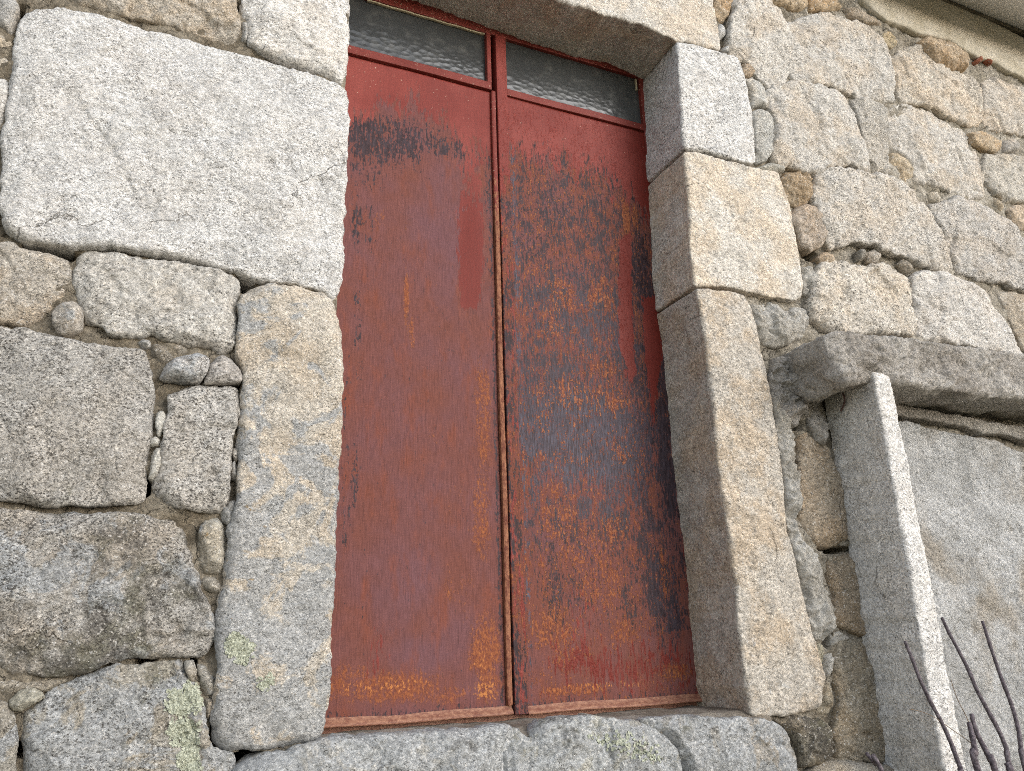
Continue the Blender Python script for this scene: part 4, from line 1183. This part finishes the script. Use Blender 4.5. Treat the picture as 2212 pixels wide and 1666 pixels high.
def R_orange(V):
    o = 0.31
    for (a, b, c, e, w) in ((1210, 640, 40, 60, .5), (1190, 700, 40, 60, .44), (1290, 650, 40, 40, .5), (1230, 850, 90, 44, .50), (1320, 860, 60, 44, .50), (1300, 800, 40, 30, .46), (1352, 470, 10, 60, .75), (1372, 470, 8, 40, .6),
                            (1340, 560, 30, 30, .4), (1210, 1060, 40, 40, .46), (1210, 1130, 60, 60, .52), (1260, 1180, 90, 70, .50), (1330, 1140, 40, 40, .55), (1350, 990, 22, 18, .62), (1290, 1260, 80, 80, .50),
                            (1200, 1360, 60, 60, .60), (1230, 1420, 60, 40, .55), (1435, 1230, 12, 90, .6), (1345, 1370, 60, 40, .46), (1455, 1450, 40, 24, .75), (1240, 1490, 90, 14, .7), (1410, 690, 16, 50, .5), (1170, 900, 30, 50, .4), (1250, 1000, 90, 20, .40)):
        o = mx(o, soft_ell(V, a, b, c, e) * w)
    return o - poly_mask(V, [(1410, 800), (1440, 800), (1500, 1420), (1450, 1420)], 0.04) * 0.22  # less orange along the shade painted at the right edge


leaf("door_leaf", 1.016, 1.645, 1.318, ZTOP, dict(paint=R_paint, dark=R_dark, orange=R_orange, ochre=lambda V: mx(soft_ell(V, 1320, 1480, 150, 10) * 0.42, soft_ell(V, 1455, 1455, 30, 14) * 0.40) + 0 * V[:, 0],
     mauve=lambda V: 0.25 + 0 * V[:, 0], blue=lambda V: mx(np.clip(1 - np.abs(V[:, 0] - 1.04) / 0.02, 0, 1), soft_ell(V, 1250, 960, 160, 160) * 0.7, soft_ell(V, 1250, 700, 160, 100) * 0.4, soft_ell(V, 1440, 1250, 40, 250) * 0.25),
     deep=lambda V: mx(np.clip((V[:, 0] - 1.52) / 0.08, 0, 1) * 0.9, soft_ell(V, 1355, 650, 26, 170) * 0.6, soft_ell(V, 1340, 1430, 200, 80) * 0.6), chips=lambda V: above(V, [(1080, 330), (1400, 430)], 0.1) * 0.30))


def bar(name, x0, x1, y0, y1, z0, z1, mat, bev=0.003, parent=None, wav=0.0, warp=None):
    bm = bmesh.new()
    bmesh.ops.create_cube(bm, size=1)
    for v in bm.verts:
        v.co = Vector((x0 + (v.co.x + .5) * (x1 - x0), y0 + (v.co.y + .5) * (y1 - y0), z0 + (v.co.z + .5) * (z1 - z0)))
    lx, lz = x1 - x0, z1 - z0
    n = int(max(lx, lz) / 0.03)
    if n > 1:
        es = [e for e in bm.edges if abs((e.verts[0].co - e.verts[1].co)[0 if lx > lz else 2]) > 0.5 * max(lx, lz)]
        bmesh.ops.subdivide_edges(bm, edges=es, cuts=n)
    bmesh.ops.bevel(bm, geom=[e for e in bm.edges if e.is_manifold and e.calc_face_angle(0) > 0.5], offset=bev, segments=2, affect='EDGES', profile=0.6)
    if warp:
        for v in bm.verts:
            v.co = Vector(warp(v.co))
    me = bpy.data.meshes.new(name)
    bm.to_mesh(me)
    bm.free()
    return link(name, me, mat, parent or door, smooth=False)


def wave(a, f, ax=0):
    def w(c):
        c = c.copy()
        c.x += a * math.sin(c.z * f + 1) * (1 if ax == 0 else 0)
        c.z += a * math.sin(c.x * f + 1) * (1 if ax == 2 else 0)
        return c
    return w


# outer frame
bar("door_frame_top", 0.36, 1.66, YD - 0.004, YD + 0.04, 3.662, 3.74, M_BAR)
bar("door_frame_side", 1.615, 1.655, YD - 0.006, YD + 0.04, 3.30, 3.662, M_BAR)
bar("door_frame_side", 1.628, 1.66, YD - 0.012, YD + 0.04, 1.318, 3.298, M_BARR)
bar("door_frame_side", 0.36, 0.415, YD - 0.006, YD + 0.04, 1.318, 3.66, M_BAR)
bar("door_frame_bottom", 0.40, 1.645, YD + 0.016, YD + 0.05, 1.286, 1.312, M_LIP)
# left leaf: glazed light above the panel
bar("transom_rail", 0.415, 0.962, YD - 0.012, YD + 0.03, 3.408, 3.440, M_BAR, warp=wave(0.0015, 9, 2))
bar("light_stile", 0.947, 0.964, YD - 0.010, YD + 0.03, 3.4405, 3.661, M_BAR)
bar("leaf_edge_bar", 0.9605, 0.978, YD - 0.012, YD + 0.03, 1.330, 3.407, M_BARR, bev=0.006, warp=wave(0.001, 7))
# right leaf
ms = bar("meeting_stile", 0.981, 1.022, YD - 0.016, YD + 0.03, 1.306, 3.661, M_DOOR, bev=0.0025)
vz = np.array([v.co.z for v in ms.data.vertices])
vx = np.array([v.co.x for v in ms.data.vertices])
for k, val in (('paint', np.clip((vz - 2.75) / 0.55, 0.34, 1.1)), ('dark', np.where(vx < 1.0, 0.52, 0.40) - 0.5 * np.clip((vz - 3.1) / 0.3, 0, 1)), ('orange', np.full(len(vz), 0.34)), ('chips', np.full(len(vz), 0.3))):
    ms.data.attributes.new(k, 'FLOAT', 'POINT').data.foreach_set('value', val.astype(np.float32))
bar("transom_rail", 1.0225, 1.614, YD - 0.010, YD + 0.03, 3.405, 3.434, M_BAR, warp=wave(0.0015, 9, 2))


def lip(x0, x1, z, curl):
    n = 60
    V, Fc = [], []
    prof = [(YD - 0.001, 0.020), (YD - 0.004, 0.013), (YD - 0.010, 0.007), (YD - 0.016, 0.002), (YD - 0.016, -0.003), (YD - 0.006, -0.004), (YD + 0.02, -0.002)]
    for i in range(n + 1):
        x = x0 + (x1 - x0) * i / n
        dz = 0.0012 * math.sin(x * 17) + curl * max(0, (i / n - 0.82) / 0.18) ** 2
        for y, h in prof:
            V.append((x, y, z + h + dz))
    k = len(prof)
    for i in range(n):
        for j in range(k - 1):
            Fc.append((i * k + j, i * k + j + 1, (i + 1) * k + j + 1, (i + 1) * k + j))
    link("bottom_lip", mesh_from("bottom_lip", V, Fc), M_LIP, door)


lip(0.41, 0.976, 1.3085, 0.004)
lip(1.0225, 1.645, 1.3085, 0.0)


def pane(x0, x1, z0, z1):
    V, Fc = [], []
    nx, nz = 40, 20
    for j in range(nz + 1):
        for i in range(nx + 1):
            V.append((x0 + (x1 - x0) * i / nx, YD + 0.010, z0 + (z1 - z0) * j / nz))
    for j in range(nz):
        for i in range(nx):
            a = j * (nx + 1) + i
            Fc.append((a, a + 1, a + nx + 2, a + nx + 1))
    n0 = len(V)
    V += [(x0, YD + 0.015, z0), (x1, YD + 0.015, z0), (x1, YD + 0.015, z1), (x0, YD + 0.015, z1)]
    Fc.append((n0 + 3, n0 + 2, n0 + 1, n0))
    return link("glass_light", mesh_from("glass_light", V, Fc), M_GLASS, door)


pane(0.415, 0.950, 3.436, 3.666)
pane(1.018, 1.618, 3.430, 3.666)

# putty line over the left glass
g_ = NG("old_putty")
M_PUT = g_.done(g_.mix(g_.noise(90, 4), (0.30, 0.25, 0.16), (0.55, 0.48, 0.34)), 0.9, g_.bump(g_.noise(120, 4), 0.003))
bar("putty_line", 0.50, 0.945, YD - 0.001, YD + 0.009, 3.6555, 3.6615, M_PUT, bev=0.002, warp=wave(0.0012, 60, 2))
bar("putty_line", 1.60, 1.606, YD - 0.001, YD + 0.009, 3.60, 3.655, M_PUT, bev=0.002, warp=wave(0.0012, 60))
bar("putty_line", 1.03, 1.60, YD - 0.0005, YD + 0.009, 3.4345, 3.4385, M_PUT, bev=0.0015, warp=wave(0.0015, 70, 2))

# ------------------------------------------------------------------ post and beam
YP = -0.20


def rough_prism(name, poly, y0, y1, mat, parent=None, s=0.008, r=0.012, rough=0.8, color=None, seed=1.0, **props):
    me = stone_mesh(name, None, y=y0, r=r, depth=y1 - y0, s=s, rough=rough, bulge=0.001, poly=poly, rows=max(4, int((y1 - y0) / s)), seed=seed, wob=0.003)
    o = link(name, me, mat, parent, color=color)
    for k, v in props.items():
        o[k] = v
    return o


post_poly = [(2.128, 0.82), (2.205, 0.82), (2.207, 0.60), (2.222, 0.50), (2.214, 0.35), (2.216, 0.10), (2.222, -0.3), (2.125, -0.3), (2.130, 0.10), (2.133, 0.35), (2.131, 0.6)]
post_poly = [(x, z + 1.5) for x, z in post_poly]
post_poly[6] = (2.222, 0.0)
post_poly[7] = (2.125, 0.0)
post = rough_prism("granite_post", post_poly, YP, 0.02, M_GRAN, color=(0.74, 0.72, 0.695), rough=1.0, r=0.008, seed=4.4, warm=0.15, lichen=0.0, lowlichen=0.0, dirt=0.1, ochre=0.08, speck=0.55)
post['label'] = "slim upright granite post carrying the left end of the rough concrete beam"
post['category'] = "post"
beam_poly = [(1.955, 2.43), (1.985, 2.447), (2.3, 2.462), (2.9, 2.478), (3.6, 2.48), (4.6, 2.48), (4.6, 2.298), (3.6, 2.296), (2.9, 2.292), (2.4, 2.288), (2.25, 2.285), (2.20, 2.284), (2.11, 2.290), (2.04, 2.265), (1.99, 2.25), (1.965, 2.30)]
beam = rough_prism("concrete_beam", beam_poly, YP, 0.05, M_CONC, rough=3.2, r=0.02, seed=8.1)
beam['label'] = "rough grey concrete beam jutting from the wall on top of the granite post"
beam['category'] = "beam"
beam['kind'] = 'thing'
post['kind'] = 'thing'
# crumbled mortar under the beam end, beside the post
stone(['M', [(90, 640), (420, 640), (430, 800), (400, 870), (385, 980), (410, 1080), (405, 1240), (345, 1190), (300, 1090), (290, 1000), (245, 1050), (190, 1105), (142, 1070), (110, 960), (75, 860), (58, 760)]],
      (0.5, 0.5, 0.5), "mortar_lump", "crumbling mortar packed under the end of the concrete beam", y=-0.022, r=0.02, depth=0.08, rough=4.0, mat=M_CONC, facets=7)


def tube(name, pts, r0, r1, mat, parent=None, n=8, sub=6, wob=0.0):
    P = np.array(pts, float)
    t = np.arange(len(P))
    tt = np.linspace(0, len(P) - 1, (len(P) - 1) * sub + 1)
    # Catmull-Rom
    Q = []
    for q in tt:
        i = min(int(q), len(P) - 2)
        f = q - i
        a, b, c, d = P[max(i - 1, 0)], P[i], P[i + 1], P[min(i + 2, len(P) - 1)]
        Q.append(0.5 * ((2 * b) + (-a + c) * f + (2 * a - 5 * b + 4 * c - d) * f ** 2 + (-a + 3 * b - 3 * c + d) * f ** 3))
    Q = np.array(Q)
    V, Fc = [], []
    for k, p in enumerate(Q):
        d = Q[min(k + 1, len(Q) - 1)] - Q[max(k - 1, 0)]
        d = Vector(d).normalized()
        u = d.cross(Vector((0.3, 1, 0.2))).normalized()
        w = d.cross(u)
        r = (r0 + (r1 - r0) * k / (len(Q) - 1)) * (1 + wob * math.sin(k * 1.7) * math.sin(k * 0.61) + 4 * wob * math.exp(-((k % 13 - 6) / 0.8) ** 2))
        for j in range(n):
            a = j * 2 * math.pi / n
            V.append(tuple(Vector(p) + (u * math.cos(a) + w * math.sin(a)) * r))
    for k in range(len(Q) - 1):
        for j in range(n):
            Fc.append((k * n + j, k * n + (j + 1) % n, (k + 1) * n + (j + 1) % n, (k + 1) * n + j))
    Fc.append(tuple(range(n))[::-1])
    Fc.append(tuple((len(Q) - 1) * n + j for j in range(n)))
    return link(name, mesh_from(name, V, Fc), mat, parent)


g_ = NG("rusty_wire")
M_WIRE = g_.done(g_.mix(g_.noise(200, 3), (0.07, 0.045, 0.045), (0.17, 0.085, 0.07)), 0.7)
# the wire hangs on the post's left face (x about 2.13)
wp = []
for u, v in ((440, 790), (452, 830), (480, 880), (498, 930), (492, 970), (474, 1010)):
    p = px('M', [(u, v)])[0]
    d = RM @ np.array([p[0] - CX, p[1] - CY, F])
    wp.append(EYE + d * ((2.118 - EYE[0]) / d[0]))
wire = tube("rusty_wire", wp, 0.0028, 0.0028, M_WIRE)
wire['label'] = "short bent rusty wire hanging down the left face of the granite post"
wire['category'] = "wire"

# ------------------------------------------------------------------ eave
eave = thing("roof_eave", "pale ribbed metal eave soffit jutting out above the cement band at the top right", "eave", (3.3, 0, 2.95 + 1.5))


def soffit():
    x0, x1 = 2.6, 6.0
    V, Fc = [], []
    zt, k, run = 1.5 + 2.955, 0.5, 0.25
    prof = []
    x = x0
    while x < x1:
        prof += [(x, 0), (x + 0.052, 0), (x + 0.055, 0.004), (x + 0.060, 0.004), (x + 0.063, 0)]
        x += 0.0645
    for y in (0.06, -run):
        for (a, h) in prof:
            V.append((a, y, zt + k * y + h))
    n = len(prof)
    for i in range(n - 1):
        Fc.append((i, i + 1, n + i + 1, n + i))
    n0 = len(V)
    for y in (0.06, -run):
        V += [(x0, y, zt + k * y + 0.06), (x1, y, zt + k * y + 0.06)]
    Fc += [(n0, n0 + 1, n0 + 3, n0 + 2)]
    g = NG("grey_white_sheet")
    link("soffit_sheet", mesh_from("soffit_sheet", V, Fc), g.done(g.mix(g.noise(4, 4), (0.68, 0.67, 0.655), (0.76, 0.75, 0.735)), 0.45, None, 0.4), eave, smooth=False)
    # fascia
    bar("fascia_board", x0, x1, -run - 0.025, -run - 0.001, zt - k * run - 0.03, zt - k * run + 0.09, M_BAND, parent=eave)
    bar("sealant_strip", x0, x1, -0.012, 0.01, zt - 0.020, zt - 0.008, M_MORT, parent=eave, bev=0.002)


soffit()

# ------------------------------------------------------------------ pruned shrub in front of the wall, lower right
g_ = NG("dark_bark")
M_BARK = g_.done(g_.mix(g_.step(g_.noise(110, 6, 0.7), 0.35, 0.68), (0.06, 0.047, 0.054), (0.20, 0.17, 0.185)), 0.8, g_.bump(g_.noise(190, 5), 0.004))
g_ = NG("dry_stalk")
M_DRY = g_.done((0.20, 0.14, 0.09), 0.8)


def at(reg, pts, ys):
    return [un(p, y) for p, y in zip(px(reg, pts), ys)]


root = Vector((2.05, -0.52, 0.0))
shrub = thing("pruned_shrub", "cut back shrub with bare dark stems standing before the granite post", "shrub", tuple(root))


def stem(pts, y0, y1, r0, r1, name="stem", mat=None):
    P = at('N', pts, np.linspace(y0, y1, len(pts)))
    e = np.array(P[-1])
    P += [e + (np.array(root) - e) * 0.5 + np.array([0.03, 0, 0.05]), np.array(root)]
    return tube(name, P, r0, r1, mat or M_BARK, shrub, wob=0.05)


stem([(890, 820), (940, 940), (985, 1060), (1050, 1200), (1130, 1350), (1190, 1480), (1230, 1590), (1265, 1680), (1300, 1800)], -0.40, -0.46, 0.0042, 0.0065)
stem([(1130, 665), (1180, 770), (1240, 880), (1310, 1020), (1360, 1140), (1430, 1270), (1510, 1420), (1560, 1550), (1590, 1700)], -0.38, -0.46, 0.0042, 0.0065)
stem([(1395, 690), (1440, 830), (1490, 980), (1530, 1090), (1590, 1250), (1630, 1400), (1650, 1540), (1680, 1680)], -0.38, -0.46, 0.0042, 0.0065)
stem([(1308, 1350), (1330, 1440), (1350, 1550), (1375, 1690)], -0.44, -0.47, 0.0060, 0.009)
stem([(1325, 1295), (1350, 1400), (1400, 1500), (1450, 1600), (1490, 1700)], -0.43, -0.47, 0.0055, 0.009)
stem([(1550, 1610), (1590, 1680), (1600, 1760)], -0.46, -0.48, 0.007, 0.010)
stem([(640, 1550), (700, 1620), (760, 1700)], -0.40, -0.46, 0.0042, 0.007)
tube("dry_stalk", at('N', [(1190, 1070), (1230, 1190), (1280, 1290), (1305, 1345)], (-.42, -.43, -.43, -.44)), 0.0009, 0.0012, M_DRY, shrub, n=5)
tube("dry_stalk", at('N', [(920, 1262), (1000, 1280), (1080, 1315), (1190, 1390), (1310, 1475), (1370, 1530)], (-.42, -.42, -.43, -.43, -.44, -.44)), 0.0008, 0.0010, M_DRY, shrub, n=5)
